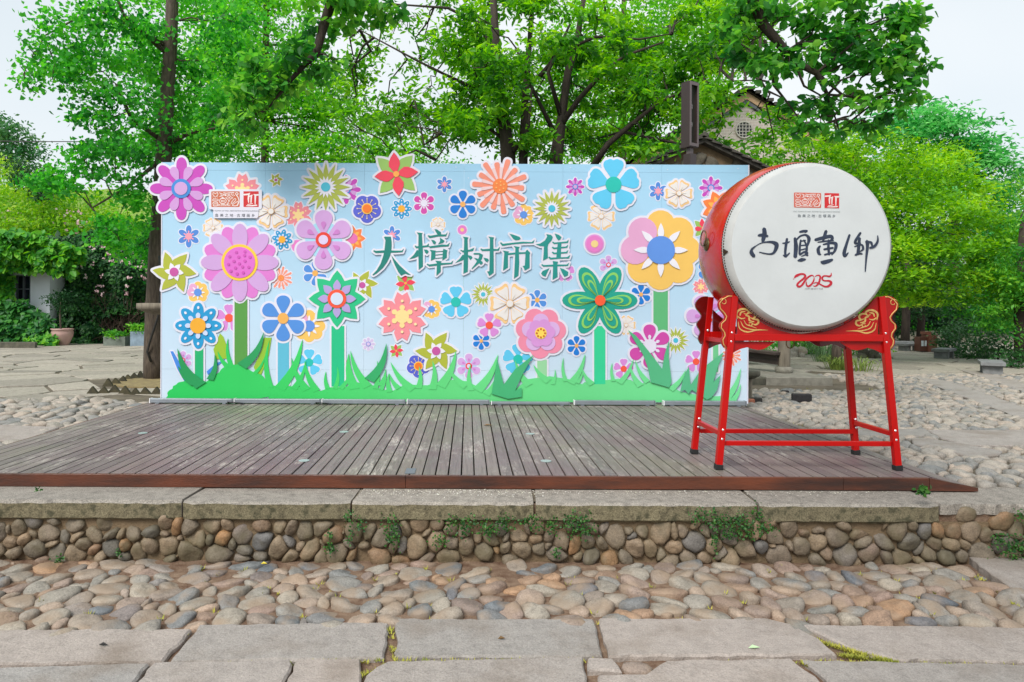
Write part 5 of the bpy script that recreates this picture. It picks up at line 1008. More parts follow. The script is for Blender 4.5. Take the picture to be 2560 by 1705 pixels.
# ================================================================== trees, shrubs and weeds
NR = np.random.default_rng(5)
def unit(a): return a/np.maximum(np.linalg.norm(a, axis=1, keepdims=True), 1e-9)
def leaf_obj(name, pts, size, mat, parent=None, shape='kite', tint=None, up=.5, droop=.3, normal=None, ratio=.5, loc=None):
    """many leaves as one mesh; each is a folded blade with its own tint"""
    n = len(pts); pts = np.asarray(pts, float)
    nrm = NR.normal(size=(n, 3)) + np.array([0, 0, up*2]) + (normal if normal is not None else 0); nrm = unit(nrm)
    d = NR.normal(size=(n, 3)); d[:, 2] -= droop*2; d = unit(d - nrm*np.sum(d*nrm, 1, keepdims=True)); s = np.cross(nrm, d)
    L_ = size*NR.uniform(.65, 1.3, (n, 1)); w_ = L_*ratio*.5
    if shape == 'fan': V = [pts, pts + d*L_*.75 + s*w_*1.3 + nrm*L_*.05, pts + d*L_*.95 + nrm*L_*.12*0, pts + d*L_*.75 - s*w_*1.3 + nrm*L_*.05]; Fq = [(0, 1, 2), (0, 2, 3)]
    elif shape == 'oval':
        V = [pts, pts + d*L_*.35 + s*w_ + nrm*L_*.08, pts + d*L_*.75 + s*w_*.7 + nrm*L_*.05, pts + d*L_ - nrm*L_*.06, pts + d*L_*.75 - s*w_*.7 + nrm*L_*.05, pts + d*L_*.35 - s*w_ + nrm*L_*.08]; Fq = [(0, 1, 2), (0, 2, 3), (0, 3, 4), (0, 4, 5)]
    else: V = [pts, pts + d*L_*.45 + s*w_ + nrm*L_*.06, pts + d*L_, pts + d*L_*.45 - s*w_ + nrm*L_*.06]; Fq = [(0, 1, 2), (0, 2, 3)]
    m = len(V); V = np.stack(V, 1).reshape(-1, 3); base = (np.arange(n)*m)[:, None]; Fa = np.concatenate([base + np.array(q) for q in Fq], 1).reshape(-1, 3)
    if loc is None: loc = V.mean(0)
    me = bpy.data.meshes.new(name); me.vertices.add(len(V)); me.vertices.foreach_set('co', (V - np.asarray(loc)).ravel()); nf = len(Fa)
    me.loops.add(nf*3); me.loops.foreach_set('vertex_index', Fa.ravel().astype(np.int32)); me.polygons.add(nf); me.polygons.foreach_set('loop_start', np.arange(nf, dtype=np.int32)*3)
    if tint is None: tint = NR.uniform(0, 1, n)
    at = me.attributes.new('tint', 'FLOAT', 'POINT'); at.data.foreach_set('value', np.repeat(np.clip(tint, 0, 1), m).astype(np.float32))
    me.materials.append(mat); me.update(calc_edges=True); me.validate()
    return add(name, None, None, mat, parent, data=me, loc=Vector(loc))
def blob(c, rad, n, nsub=10, tight=.34, flat=.6):
    """leaf positions in one leafy clump made of smaller sprays, and a tone for each spray"""
    q = unit(NR.normal(size=(nsub, 3)))*NR.uniform(.35, 1, (nsub, 1))**.5; sub = np.asarray(c) + q*np.asarray(rad)
    i = NR.integers(0, nsub, n); o = NR.normal(size=(n, 3))*np.asarray(rad)*tight*np.array([1, 1, flat]); tone = NR.normal(.46, .22, nsub)[i] + NR.normal(0, .17, n)
    return sub[i] + o, tone, sub
bark_g = M('grey_bark', lin((56, 47, 40)), .9, scale=9, rgb2=lin((98, 86, 74)), bump=1.0, stretch=(3, 3, .6), bscale=30)
bark_d = M('dark_bark', lin((40, 33, 29)), .9, scale=7, rgb2=lin((66, 56, 48)), bump=.9, stretch=(3, 3, .6), bscale=30)
def wig(a, b, n, amp, sag=0):
    a, b = Vector(a), Vector(b); d = (b - a).length
    return [a.lerp(b, k/n) + (Vector(NR.normal(size=3))*amp*d if 0 < k < n else Vector()) + Vector((0, 0, sag*d*math.sin(pi*k/n))) for k in range(n + 1)]
def tree(name, label, trunks, limbs, clumps, leaf, mat, dens, bark=bark_d, shape='kite', up=.5, droop=.3, ratio=.5, Y0=None, tight=.34, nsub=10, twigs=3, depth=1.0, group=None, flat=.6):
    """trunks/limbs: lists of (px,py,Y,radius); clumps: (px,py,Y,rx,ry[,density])"""
    b = trunks[0][0]; base = W(b[0], b[1], b[2]); t = thing(name, label, 'tree', (base.x, base.y, PLAZA), group); a = MB(); spine = []
    for tr in trunks: P = [W(*q[:3]) for q in tr]; a.tube(P, [q[3] for q in tr], 9); spine += P
    a.build('trunk', bark, t, True); br = MB()
    for tr in limbs: P = [W(*q[:3]) for q in tr]; br.tube(P, [q[3] for q in tr], 6); spine += P
    # finer points along the spine so that twigs leave close by
    pts, tone = [], []; S_ = list(spine)
    for tr in trunks + limbs:
        for q, r in zip(tr[:-1], tr[1:]): S_ += [W(*q[:3]).lerp(W(*r[:3]), k/4) for k in (1, 2, 3)]
    SA = np.array([p[:] for p in S_])
    for c in clumps:
        px, py, Y, rx, ry = c[:5]; de = c[5] if len(c) > 5 else 1; C = W(px, py, Y); rad = (rx*Y/F, (rx+ry)/2*Y/F*depth, ry*Y/F)
        n = int(dens*de*rx*ry/1000)
        if n < 3: continue
        p, to, sub = blob(C, rad, n, nsub, tight, flat); pts.append(p); tone.append(to + NR.normal(0, .08))
        k = int(np.argmin(np.linalg.norm(SA - np.array(C[:]), axis=1))); path = wig(S_[k], C, 4, .05, .04); ll = (C - S_[k]).length; r0 = min(.035, .006 + ll*.009)
        br.tube(path, np.linspace(r0, .007, 5).tolist(), 5, False)
        for q in sub[:twigs]: br.tube(wig(path[3], q, 3, .08), [.008, .006, .004, .003], 4, False)
    if br.v: tag(br.build('branches', bark, t, True), kind='stuff')
    if pts: leaf_obj('crown', np.concatenate(pts), leaf, mat, t, shape, np.concatenate(tone), up, droop, ratio=ratio)
    return t
L_gink = leaf_mat('ginkgo_leaves', (.022, .18, .035), (.075, .44, .055), (.2, .64, .07), .58)
L_mid = leaf_mat('broad_leaves', (.035, .17, .025), (.13, .42, .035), (.32, .62, .06), .6)
L_lime = leaf_mat('lime_leaves', (.05, .29, .04), (.16, .52, .05), (.36, .68, .08), .6)
L_camp = leaf_mat('camphor_leaves', (.025, .15, .035), (.08, .35, .05), (.24, .55, .08), .58)
L_osm = leaf_mat('osmanthus_leaves', (.05, .21, .022), (.22, .53, .03), (.5, .74, .06), .5)
L_blue = leaf_mat('blue_green_leaves', (.04, .25, .07), (.12, .5, .15), (.26, .66, .23), .55)
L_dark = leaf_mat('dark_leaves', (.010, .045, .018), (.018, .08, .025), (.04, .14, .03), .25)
L_ivy = leaf_mat('ivy_leaves', (.025, .18, .03), (.09, .36, .04), (.26, .58, .05), .45)
Y = 12.3
tree('ginkgo_tree', 'straight trunked ginkgo with hanging fan leaved branches left of the backdrop',
  [[(390, 962, Y, .21), (386, 900, Y, .18), (388, 780, Y, .165), (396, 600, Y, .15), (408, 420, Y, .14), (417, 250, Y, .125), (428, 100, Y, .11), (433, -80, Y, .10), (438, -400, Y, .07)]],
  [[(405, 350, Y, .05), (330, 300, Y - .4, .035), (290, 210, Y - .8, .02)], [(415, 360, Y, .05), (480, 330, Y - .2, .035), (540, 320, Y - .3, .015)], [(425, 140, Y, .05), (310, 40, Y - .5, .03), (280, -40, Y - .8, .02)], [(428, 120, Y, .045), (240, 20, Y - .5, .03), (110, 90, Y - .8, .012)], [(400, 400, Y, .04), (330, 460, Y - .5, .025), (230, 520, Y - .9, .012)]],
  [(310, 40, Y-.6, 95, 55), (170, 90, Y-.9, 105, 55, .8), (80, 150, Y-1, 50, 60, .45), (60, 215, Y-1, 25, 25, .4), (130, 200, Y-1, 80, 30, .5), (240, 170, Y-.7, 105, 45), (510, 60, Y+.4, 100, 80), (560, 160, Y, 70, 110), (530, 290, Y-.3, 80, 80), (310, 270, Y-.7, 85, 60), (245, 320, Y-.8, 55, 60, .8), (280, 410, Y-.8, 95, 55), (190, 460, Y-1, 85, 45), (120, 440, Y-1, 40, 35, .6), (320, 520, Y-.6, 50, 60), (270, 575, Y-1, 55, 45), (300, 620, Y-1, 30, 30, .6), (490, 375, Y+.4, 80, 40), (600, 60, Y, 60, 70), (420, -70, Y+.8, 220, 60), (460, 200, Y+.6, 80, 90), (355, 130, Y+.6, 90, 80), (350, 360, Y+.4, 70, 60), (210, 380, Y-1, 45, 30, .6), (380, 600, Y+.8, 40, 80), (440, 300, Y+.7, 50, 90, .8)],
  .075, L_gink, 205, bark_g, 'fan', up=.2, droop=.5, ratio=.8, twigs=2)
Y = 19
tree('lime_green_tree', 'tall bright green tree with thin pale trunk just right of the ginkgo',
  [[(665, 900, Y, .14), (662, 300, Y, .10), (664, 120, Y, .09), (668, -60, Y, .07)]], [],
  [(600, 120, Y, 100, 140, .9), (690, 310, Y, 120, 100), (560, 340, Y, 90, 80), (760, 130, Y, 70, 110, .5), (830, 330, Y+1, 90, 90, .9), (700, 20, Y, 110, 70, .7), (620, 240, Y-.6, 90, 90), (740, 400, Y, 130, 60), (560, 420, Y, 90, 60), (640, -40, Y, 130, 70, .8), (900, 390, Y, 90, 50), (520, 230, Y+.5, 60, 120), (790, 240, Y+1, 60, 70, .6), (500, 340, Y+2, 100, 80), (860, 230, Y+2, 60, 80, .5), (960, 360, Y+2, 80, 60, .8), (1050, 390, Y+2, 90, 40, .8), (720, 180, Y+1, 60, 80, .7)], .13, L_lime, 260, bark_g, ratio=.55)
Y = 13
C1 = []
for k in range(112):
    px = NR.uniform(860, 1890); py = NR.uniform(-40, 405); f = .35 if px < 1120 and NR.random() < .55 else 1.0
    if px < 980 and py < 140: f *= .5
    if px > 1745 and py > 215 and NR.random() < .75: continue
    C1.append((px, py, (NR.uniform(11.5, 12.8) if NR.random() < .22 else NR.uniform(13.2, 15.6)), NR.uniform(40, 72), NR.uniform(26, 44), f*NR.uniform(.5, 1.0)))
C1 += [(1800, 262, 14, 45, 26, .6), (1915, 285, 14, 50, 26, .6), (1830, 372, 13, 40, 20, .8), (1935, 350, 13.5, 50, 26, .9), (1790, 318, 14, 30, 20, .5), (1900, 390, 13, 50, 16, .9), (1975, 300, 14, 40, 30, .7)]
Y = 13
tree('spreading_tree', 'wide spreading tree with several dark stems behind the middle of the backdrop',
  [[(1290, 905, Y, .17), (1275, 600, Y, .16), (1270, 386, Y, .14), (1256, 268, Y, .10), (1242, 149, Y, .08), (1230, -60, Y, .06)], [(1300, 800, Y, .09), (1308, 400, Y, .085), (1312, 260, Y, .07), (1322, 130, Y, .05), (1336, -50, Y, .04)], [(1330, 880, Y, .16), (1385, 520, Y, .14), (1391, 386, Y, .125), (1404, 297, Y, .085), (1420, 178, Y, .07), (1441, 113, Y, .06), (1462, -20, Y, .045)]],
  [[(1398, 320, Y, .06), (1447, 248, Y-.2, .05), (1500, 190, Y-.4, .04), (1560, 140, Y-.6, .03), (1660, 105, Y-.8, .015)], [(1350, 190, Y, .05), (1400, 130, Y, .04), (1490, 92, Y-.3, .03), (1600, 98, Y-.5, .02), (1680, 84, Y-.6, .01)], [(1480, 420, Y, .07), (1520, 360, Y-.2, .055), (1580, 310, Y-.4, .045), (1660, 245, Y-.6, .02)],
   [(1262, 320, Y, .055), (1210, 250, Y-.2, .04), (1175, 215, Y-.3, .035), (1110, 185, Y-.4, .025), (1040, 150, Y-.5, .02), (900, 75, Y-.6, .01)], [(1268, 355, Y, .04), (1200, 305, Y, .025), (1100, 335, Y, .01)], [(1243, 155, Y, .05), (1200, 60, Y, .035), (1120, 20, Y-.2, .025), (980, 10, Y-.4, .012)], [(1395, 350, Y, .05), (1330, 220, Y-.3, .03), (1290, 120, Y-.4, .02)], [(1405, 300, Y, .05), (1370, 180, Y-.3, .035), (1425, 60, Y-.4, .02)], [(1275, 390, Y, .05), (1320, 330, Y-.4, .03), (1330, 210, Y-.5, .02)],
   [(1560, 330, Y, .03), (1700, 360, Y-.3, .02), (1760, 390, Y-.4, .01)], [(1640, 260, Y, .03), (1760, 205, Y-.4, .02), (1900, 200, Y-.6, .01)], [(1090, 400, Y-.3, .03), (1040, 375, Y-.4, .02), (1000, 395, Y-.5, .01)]],
  C1, .135, L_mid, 185, bark_d, 'oval', up=.7, droop=.3, ratio=.42, twigs=4, nsub=9)
Y = 24
tree('lime_green_tree', 'bright yellow green tree farther back, right of the spreading tree stems',
  [[(1560, 860, Y, .2), (1555, 300, Y, .14), (1560, 0, Y, .08)]], [], [(1430, 250, Y, 110, 100), (1560, 200, Y, 130, 110), (1690, 120, Y+1, 130, 100), (1500, 350, Y, 140, 70), (1640, 330, Y, 110, 70, .8), (1480, 80, Y, 130, 90, .9), (1620, 20, Y, 150, 70), (1780, 30, Y+1, 110, 80), (1820, 170, Y+1, 90, 50, .8), (1700, 250, Y+1, 50, 50, .6), (1380, 380, Y, 100, 50)], .17, L_lime, 150, bark_g, ratio=.5)
Y = 17
tree('osmanthus_tree', 'dense rounded yellow green evergreen with small leaves right of the drum',
  [[(2090, 925, 15.0, .115), (2092, 870, 15.0, .10), (2098, 800, 15.2, .09), (2120, 650, 16, .08), (2150, 500, 16.5, .05)]], [[(2105, 760, 15.4, .06), (2200, 660, 16.2, .04), (2300, 600, 16.5, .02)], [(2120, 660, 16, .05), (2040, 560, 16.4, .03)]],
  [(2060, 430, Y, 130, 70), (2180, 400, Y, 110, 70), (2010, 385, Y, 70, 40, .7), (2290, 430, Y, 100, 70), (2130, 350, Y+.5, 90, 40, .7), (2250, 500, Y-1, 120, 80), (2380, 500, Y, 90, 80), (2440, 590, Y, 70, 80), (2330, 570, Y-1.2, 120, 80), (2280, 660, Y-1.2, 110, 70), (2410, 670, Y-.6, 90, 70), (2470, 680, Y, 50, 70), (2130, 500, Y-1, 120, 90), (2030, 520, Y, 100, 80), (2260, 740, Y-.6, 100, 40), (2360, 730, Y-.6, 80, 45), (2150, 620, Y-1, 120, 90), (2350, 400, Y+.6, 70, 50, .8), (2060, 640, Y, 120, 90), (1960, 450, Y+1, 70, 60, .8)], .125, L_osm, 340, bark_g, ratio=.42, up=.9, droop=-.2, tight=.23, nsub=22, twigs=1)
Y = 33
tree('blue_green_tree', 'tall blue green layered tree behind the rounded evergreen at the right', [[(2380, 850, Y, .3), (2385, 500, Y, .2), (2390, 330, Y, .1)]], [],
  [(2260, 320, Y, 110, 50), (2350, 280, Y, 70, 30, .7), (2390, 330, Y, 90, 50), (2300, 380, Y, 110, 60), (2440, 370, Y, 70, 50), (2420, 440, Y, 100, 60), (2490, 440, Y, 50, 60), (2500, 530, Y, 50, 80), (2540, 420, Y, 25, 25, .5), (2520, 620, Y, 50, 80), (2550, 560, Y, 40, 120, .8), (2350, 470, Y, 110, 70), (2200, 310, Y+1, 60, 30, .8), (2420, 560, Y, 90, 80)], .30, L_blue, 300, bark_g, ratio=.4, up=1.0, droop=.1, flat=.35, nsub=14)
Y = 16
tree('dark_tree', 'dark leaved tree at the right edge with its trunk by the nearest bench', [[(2556, 905, Y, .16), (2552, 830, Y, .14), (2550, 700, Y, .12), (2560, 560, Y, .08)]], [],
  [(2530, 600, Y+1, 60, 70), (2520, 700, Y, 80, 60), (2560, 780, Y-.4, 60, 70), (2450, 780, Y+.6, 80, 40), (2600, 650, Y, 80, 120), (2545, 660, Y-.6, 40, 60), (2500, 780, Y, 60, 40), (2570, 480, Y+1, 50, 80, .6)], .10, L_ivy, 300, bark_d, ratio=.45)
Y = 23
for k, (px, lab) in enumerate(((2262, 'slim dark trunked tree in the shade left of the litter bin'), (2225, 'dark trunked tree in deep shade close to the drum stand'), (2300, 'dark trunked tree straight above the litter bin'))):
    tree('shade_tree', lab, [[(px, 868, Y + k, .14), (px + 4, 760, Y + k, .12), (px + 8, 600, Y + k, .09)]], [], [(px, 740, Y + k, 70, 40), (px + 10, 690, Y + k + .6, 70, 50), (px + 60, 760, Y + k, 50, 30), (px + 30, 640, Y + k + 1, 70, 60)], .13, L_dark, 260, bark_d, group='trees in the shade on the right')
def shrub(name, label, cat, clumps, leaf, mat, dens, ratio=.45, base=None, up=.6, droop=.2, tight=.34, shape='kite', stem=True, nsub=10):
    c0 = clumps[0]; b = W(c0[0], c0[1], c0[2]); t = thing(name, label, cat, (b.x, b.y, PLAZA)); pts, tone = [], []; st = MB()
    for c in clumps:
        px, py, Yq, rx, ry = c[:5]; de = c[5] if len(c) > 5 else 1; C = W(px, py, Yq); rad = (rx*Yq/F, (rx+ry)/2*Yq/F, ry*Yq/F)
        p, to, sub = blob(C, rad, max(4, int(dens*de*rx*ry/1000)), nsub, tight, .7); p[:, 2] = np.maximum(p[:, 2], PLAZA + .02); pts.append(p); tone.append(to)
        if stem: st.tube(wig((C.x, C.y, PLAZA), C, 3, .05), [.03, .025, .02, .01], 5, False)
    if st.v: st.build('stems', bark_d, t, True)
    leaf_obj('foliage', np.concatenate(pts), leaf, mat, t, shape, np.concatenate(tone), up, droop, ratio=ratio); return t
shrub('hedge_bush', 'big dark glossy hedge bush behind the stone benches on the right', 'bush', [(2388, 850, 20, 38, 38), (2440, 850, 19, 55, 45), (2495, 862, 17.5, 40, 48), (2430, 880, 18.6, 50, 24), (2372, 868, 20.2, 26, 22), (2528, 900, 15.6, 34, 30, .8), (2400, 830, 20.5, 40, 25)], .10, leaf_mat('hedge_leaves', (.015, .07, .02), (.03, .12, .03), (.07, .2, .05), .25, .35), 420)
shrub('low_shrub', 'low bright shrub showing under the drum between post and trunk', 'shrub', [(2060, 868, 19.5, 40, 25), (2010, 862, 19.8, 30, 25), (1990, 855, 20, 40, 20), (2160, 862, 19.5, 60, 22)], .1, L_ivy, 420)
shrub('low_shrub', 'dark shrub showing under the drum, left of the timber column', 'shrub', [(1910, 862, 20, 50, 22), (1950, 845, 21, 50, 25)], .1, L_gink, 420)
def tuft(name, label, px, py, Yq, n, ln, mat, spread=.25, cat='grass'):
    p = W(px, py, Yq); a = MB(); r = random.Random(int(px)); t = thing(name, label, cat, (p.x, Yq, PLAZA)); V = MB()
    for k in range(n):
        an = r.uniform(0, 2*pi); s0 = r.uniform(0, spread); l = ln*r.uniform(.5, 1.1); b = Vector((p.x + math.cos(an)*s0*.5, Yq + math.sin(an)*s0*.5, PLAZA)); o = Vector((math.cos(an), math.sin(an), 0)); w_ = Vector((-math.sin(an), math.cos(an), 0))*.007
        q = [b, b + o*l*.25 + Vector((0, 0, l*.6)), b + o*l*.6 + Vector((0, 0, l*.75)), b + o*l*.95 + Vector((0, 0, l*.5))]
        V.raw([q[0] - w_, q[0] + w_, q[1] + w_, q[1] - w_, q[2] + w_*.7, q[2] - w_*.7, q[3]], [(0, 1, 2, 3), (3, 2, 4, 5), (5, 4, 6)])
    V.build('blades', mat, t); return t
gm1 = M('grass_blades', lin((86, 118, 44)), .6, scale=8, rgb2=lin((142, 160, 70)))
tuft('grass_tuft', 'grass tuft at the foot of the small trunk under the drum', 2098, 922, 14.8, 150, .42, gm1, .5)
tuft('grass_tuft', 'loose green grass clump just right of the small trunk foot', 2150, 928, 14.6, 90, .35, gm1, .8)
tuft('weeping_grass', 'arching long bladed plant left of the small trunk', 2060, 890, 17, 140, .8, M('arching_blades', lin((70, 110, 66)), .6, scale=8, rgb2=lin((112, 150, 100))), .5)
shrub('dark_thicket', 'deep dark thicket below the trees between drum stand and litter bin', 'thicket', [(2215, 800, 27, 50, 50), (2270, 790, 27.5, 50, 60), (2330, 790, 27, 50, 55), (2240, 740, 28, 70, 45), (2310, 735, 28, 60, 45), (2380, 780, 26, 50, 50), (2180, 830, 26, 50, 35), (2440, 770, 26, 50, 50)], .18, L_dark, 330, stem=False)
# --- far wood that closes the view behind everything
pts = []; tone = []
for k in range(150):
    x = NR.uniform(-36, 42); Yq = NR.uniform(38, 52); h = NR.uniform(2.5, 6.5) if -20 < x < 22 else NR.uniform(2.5, 5.0)
    if x < -12: h *= .55
    p, to, s_ = blob((x, Yq, PLAZA + h*.5), (2.6, 2, h*.55), 620, 12); pts.append(p); tone.append(to)
tag(leaf_obj('distant_wood', np.concatenate(pts), .42, L_gink, None, tint=np.concatenate(tone), ratio=.6), 'far mass of green trees closing the view behind the plaza', 'wood', kind='stuff')
# --- left: ivy on the house, rose thicket, bank
def sheet(quad, n, bulge_=.3, seed=0):
    """random points over a hanging leafy face: corners px,py,Y"""
    u = NR.uniform(0, 1, n); v = NR.uniform(0, 1, n); Q = [np.array(W(*q)[:]) for q in quad]
    P = (Q[0][None]*((1-u)*(1-v))[:, None] + Q[1][None]*(u*(1-v))[:, None] + Q[2][None]*(u*v)[:, None] + Q[3][None]*((1-u)*v)[:, None])
    b = bulge_*(np.sin(u*17 + v*3)*.3 + np.sin(v*11 - u*6)*.3 + .5) + NR.uniform(0, .16, n); P[:, 1] -= b; return P
iv = thing('ivy', 'broad leaved ivy draped over the white house on the left', 'ivy', (-15.5, 23.2, PLAZA)); nv = np.array([0, -1.6, .4])
P1 = np.concatenate([sheet([(-260, 545, 23), (130, 590, 23), (140, 668, 23), (-260, 690, 23)], 4200, .5), sheet([(100, 590, 23), (215, 620, 23), (190, 690, 23), (100, 660, 23)], 1100, .4), sheet([(-260, 680, 23.4), (38, 672, 23.4), (40, 770, 23.4), (-260, 800, 23.4)], 1900, .15)])
leaf_obj('hanging_leaves', P1, .26, L_ivy, iv, 'oval', None, .4, .8, nv, .62)
P2 = np.concatenate([sheet([(-260, 760, 23.3), (80, 752, 23.3), (128, 850, 22.6), (-260, 870, 22.4)], 3000, .4), sheet([(80, 770, 23.2), (140, 800, 23), (150, 860, 22.6), (80, 860, 22.6)], 700, .3)])
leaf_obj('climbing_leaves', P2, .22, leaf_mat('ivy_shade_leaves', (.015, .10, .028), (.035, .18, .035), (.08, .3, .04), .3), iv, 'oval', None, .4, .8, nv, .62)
leaf_obj('low_leaves', sheet([(90, 840, 22.5), (150, 838, 22.5), (150, 868, 22.2), (70, 872, 22.2)], 500, .3), .14, L_ivy, iv, 'oval', None, .6, .3, nv, .62)
ro = thing('rose_thicket', 'dark climbing rose thicket dotted with pink blooms along the back wall', 'rose bush', (-13, 24, PLAZA))
P3 = np.concatenate([sheet([(110, 600, 24.6), (420, 560, 24.6), (420, 780, 24.6), (110, 800, 24.6)], 9000, .7), sheet([(120, 760, 24.6), (290, 780, 24.6), (290, 862, 24), (120, 866, 24)], 2400, .5), sheet([(280, 780, 24.6), (420, 780, 24.6), (420, 866, 24.4), (280, 866, 24.4)], 900, .3)])
leaf_obj('leaves', P3, .15, leaf_mat('rose_leaves', (.010, .06, .022), (.024, .11, .03), (.07, .23, .045), .3), ro, 'kite', None, .3, .3, nv, .6)
st = MB()
for k in range(90):
    a_ = W(NR.uniform(215, 345), 866, 24); b_3 = W(NR.uniform(225, 370), NR.uniform(720, 800), 24.2 + NR.uniform(-.2, .2)); st.tube(wig(a_, b_3, 4, .07), [.02, .016, .013, .01, .006], 4, False)
st.build('stems', M('thicket_stems', lin((70, 56, 46)), .9, var=.3, scale=5), ro, True)
bl_ = np.concatenate([sheet([(260, 610, 24), (390, 600, 24), (390, 700, 24), (250, 690, 24)], 22, .9), sheet([(230, 640, 24), (400, 660, 24), (400, 760, 24), (230, 740, 24)], 20, .9)]); bp = []
for c in bl_: bp.append(c + NR.normal(size=(7, 3))*.025)
leaf_obj('blooms', np.concatenate(bp), .07, leaf_mat('rose_petals', (.5, .3, .33), (.62, .42, .44), (.75, .62, .62), .3), ro, 'kite', None, .3, 0, nv, .9)['kind'] = 'stuff'
leaf_obj('backing_hedge', sheet([(120, 600, 25.4), (430, 560, 25.4), (430, 868, 25.2), (120, 868, 25.2)], 5000, .4), .26, L_dark, ro, 'kite', None, .3, .3, nv, .7)
shrub('flowering_bank', 'bright overgrown bank above the ivy house with pale pink blossom', 'shrub', [(60, 520, 28, 110, 55), (170, 545, 28, 90, 45), (260, 560, 28, 70, 45), (30, 460, 29, 70, 45), (330, 580, 27.5, 60, 40), (-60, 520, 28, 80, 70), (220, 600, 27, 90, 40), (120, 480, 29, 60, 40, .6), (360, 630, 27, 50, 40), (100, 560, 27, 110, 40), (0, 560, 27, 90, 40), (300, 610, 26.6, 80, 30), (-80, 440, 30, 90, 60), (110, 520, 28, 100, 40), (200, 510, 29, 70, 40)], .17, leaf_mat('bank_leaves', (.09, .32, .02), (.22, .48, .04), (.46, .62, .1), .5), 330)
leaf_obj('blossom', np.concatenate([sheet([(150, 510, 27), (240, 540, 27), (250, 600, 26.6), (160, 580, 26.6)], 36, .6), sheet([(0, 520, 27), (60, 530, 27), (60, 560, 27), (0, 560, 27)], 30, .6)]), .12, MATS.get('x') or bpy.data.materials['rose_petals'], bpy.data.objects['flowering_bank'], 'kite', None, .4, 0, nv, .9)
Y = 34
tree('far_tree', 'loose round tree far off at the left edge against white sky', [[(30, 870, Y, .2), (32, 420, Y, .1)]], [], [(20, 360, Y, 60, 60), (60, 400, Y, 50, 50), (-30, 380, Y, 60, 80), (90, 430, Y, 40, 30, .7), (10, 320, Y, 40, 25, .6)], .2, leaf_mat('far_leaves', (.03, .14, .05), (.07, .22, .07), (.16, .32, .09), .35), 330)
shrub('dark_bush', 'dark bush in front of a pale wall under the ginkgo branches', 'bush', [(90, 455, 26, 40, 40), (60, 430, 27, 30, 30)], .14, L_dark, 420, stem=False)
# potted tree
tp0 = W(153, 823, 22.6); P = bpy.data.objects['plant_pot']; MB().tube([(tp0.x, 22.6, PLAZA + .5), (tp0.x - .02, 22.6, tp0.z + .1), W(150, 785, 22.6), W(152, 755, 22.6)], [.035, .03, .027, .015], 7).build('stem', bark_g, P, True)
p, to, s_ = blob(W(153, 756, 22.6), (.42, .4, .36), 900, 16); leaf_obj('leaves', p, .09, L_dark, P, 'oval', to, .6, .2)
for nm, px, py, rx, lab in (('planter_box', 288, 836, 22, ''), ('planter_box.001', 352, 820, 30, '')):
    p, to, s_ = blob(W(px, py, 22.45), (rx*22.4/F, .2, .16), 420, 10); p[:, 2] = np.maximum(p[:, 2], PLAZA + .2); leaf_obj('foliage', p, .1, L_ivy, bpy.data.objects[nm], 'oval', to, .6, .2)
# --- camphor tree: trunk behind the camera, limbs reaching overhead into the picture
cp = thing('camphor_tree', 'old camphor tree whose dark leafy limbs hang into the top of the picture', 'tree', (.6, -3.2, 0)); a = MB()
a.tube([(.6, -3.2, -.05), (.58, -3.2, .5), (.5, -3.0, 2.2), (.4, -2.6, 4.2), (.4, -2.0, 5.6)], [.62, .5, .42, .36, .3], 12); a.build('trunk', bark_g, cp, True)
def limb(path, clumps, leaf, dens):
    br = MB(); br.tube([q[0] for q in path], [q[1] for q in path], 7); pts, tone = [], []; SA = []
    for (p, r), (q, r2) in zip(path[:-1], path[1:]): SA += [Vector(p).lerp(Vector(q), k/5) for k in range(6)]
    sa = np.array([p[:] for p in SA])
    for c in clumps:
        px, py, Yq, rx, ry = c[:5]; de = c[5] if len(c) > 5 else 1; C = W(px, py, Yq); p, to, sub = blob(C, (rx*Yq/F, (rx+ry)/2*Yq/F, ry*Yq/F), max(6, int(dens*de*rx*ry/1000)), 7, .27, .75); pts.append(p); tone.append(to)
        k = int(np.argmin(np.linalg.norm(sa - np.array(C[:]), axis=1))); w_ = wig(SA[k], C, 4, .07, .06); br.tube(w_, [.016, .013, .010, .008, .005], 5, False)
        for q in sub[:4]: br.tube(wig(w_[3], q, 3, .1), [.006, .005, .004, .003], 4, False)
    br.build('limb', bark_d, cp, True); leaf_obj('foliage', np.concatenate(pts), leaf, L_camp, cp, 'oval', np.concatenate(tone), .6, .6, ratio=.6)
Y = 8.0; t0 = Vector((.4, -2.2, 5.2))
limb([(t0, .2), (Vector((-.2, 2, 7.2)), .16), (W(870, -260, 6.5), .10), (W(850, -120, 7.4), .075), (W(829, 0, Y), .06), (W(806, 74, Y), .055), (W(790, 134, Y), .045), (W(760, 163, Y), .035), (W(725, 202, Y), .025), (W(671, 270, Y), .01)],
  [(860, 25, Y, 100, 40), (940, 20, Y, 60, 35, .8), (800, 60, Y+.3, 40, 40, .7), (745, 140, Y, 75, 45), (660, 180, Y, 60, 45), (630, 240, Y, 50, 50), (705, 225, Y, 60, 28), (620, 300, Y, 35, 35, .6), (800, 190, Y, 40, 30, .6), (580, 290, Y+.2, 35, 35, .5), (840, 150, Y, 30, 20, .5)], .11, 85)
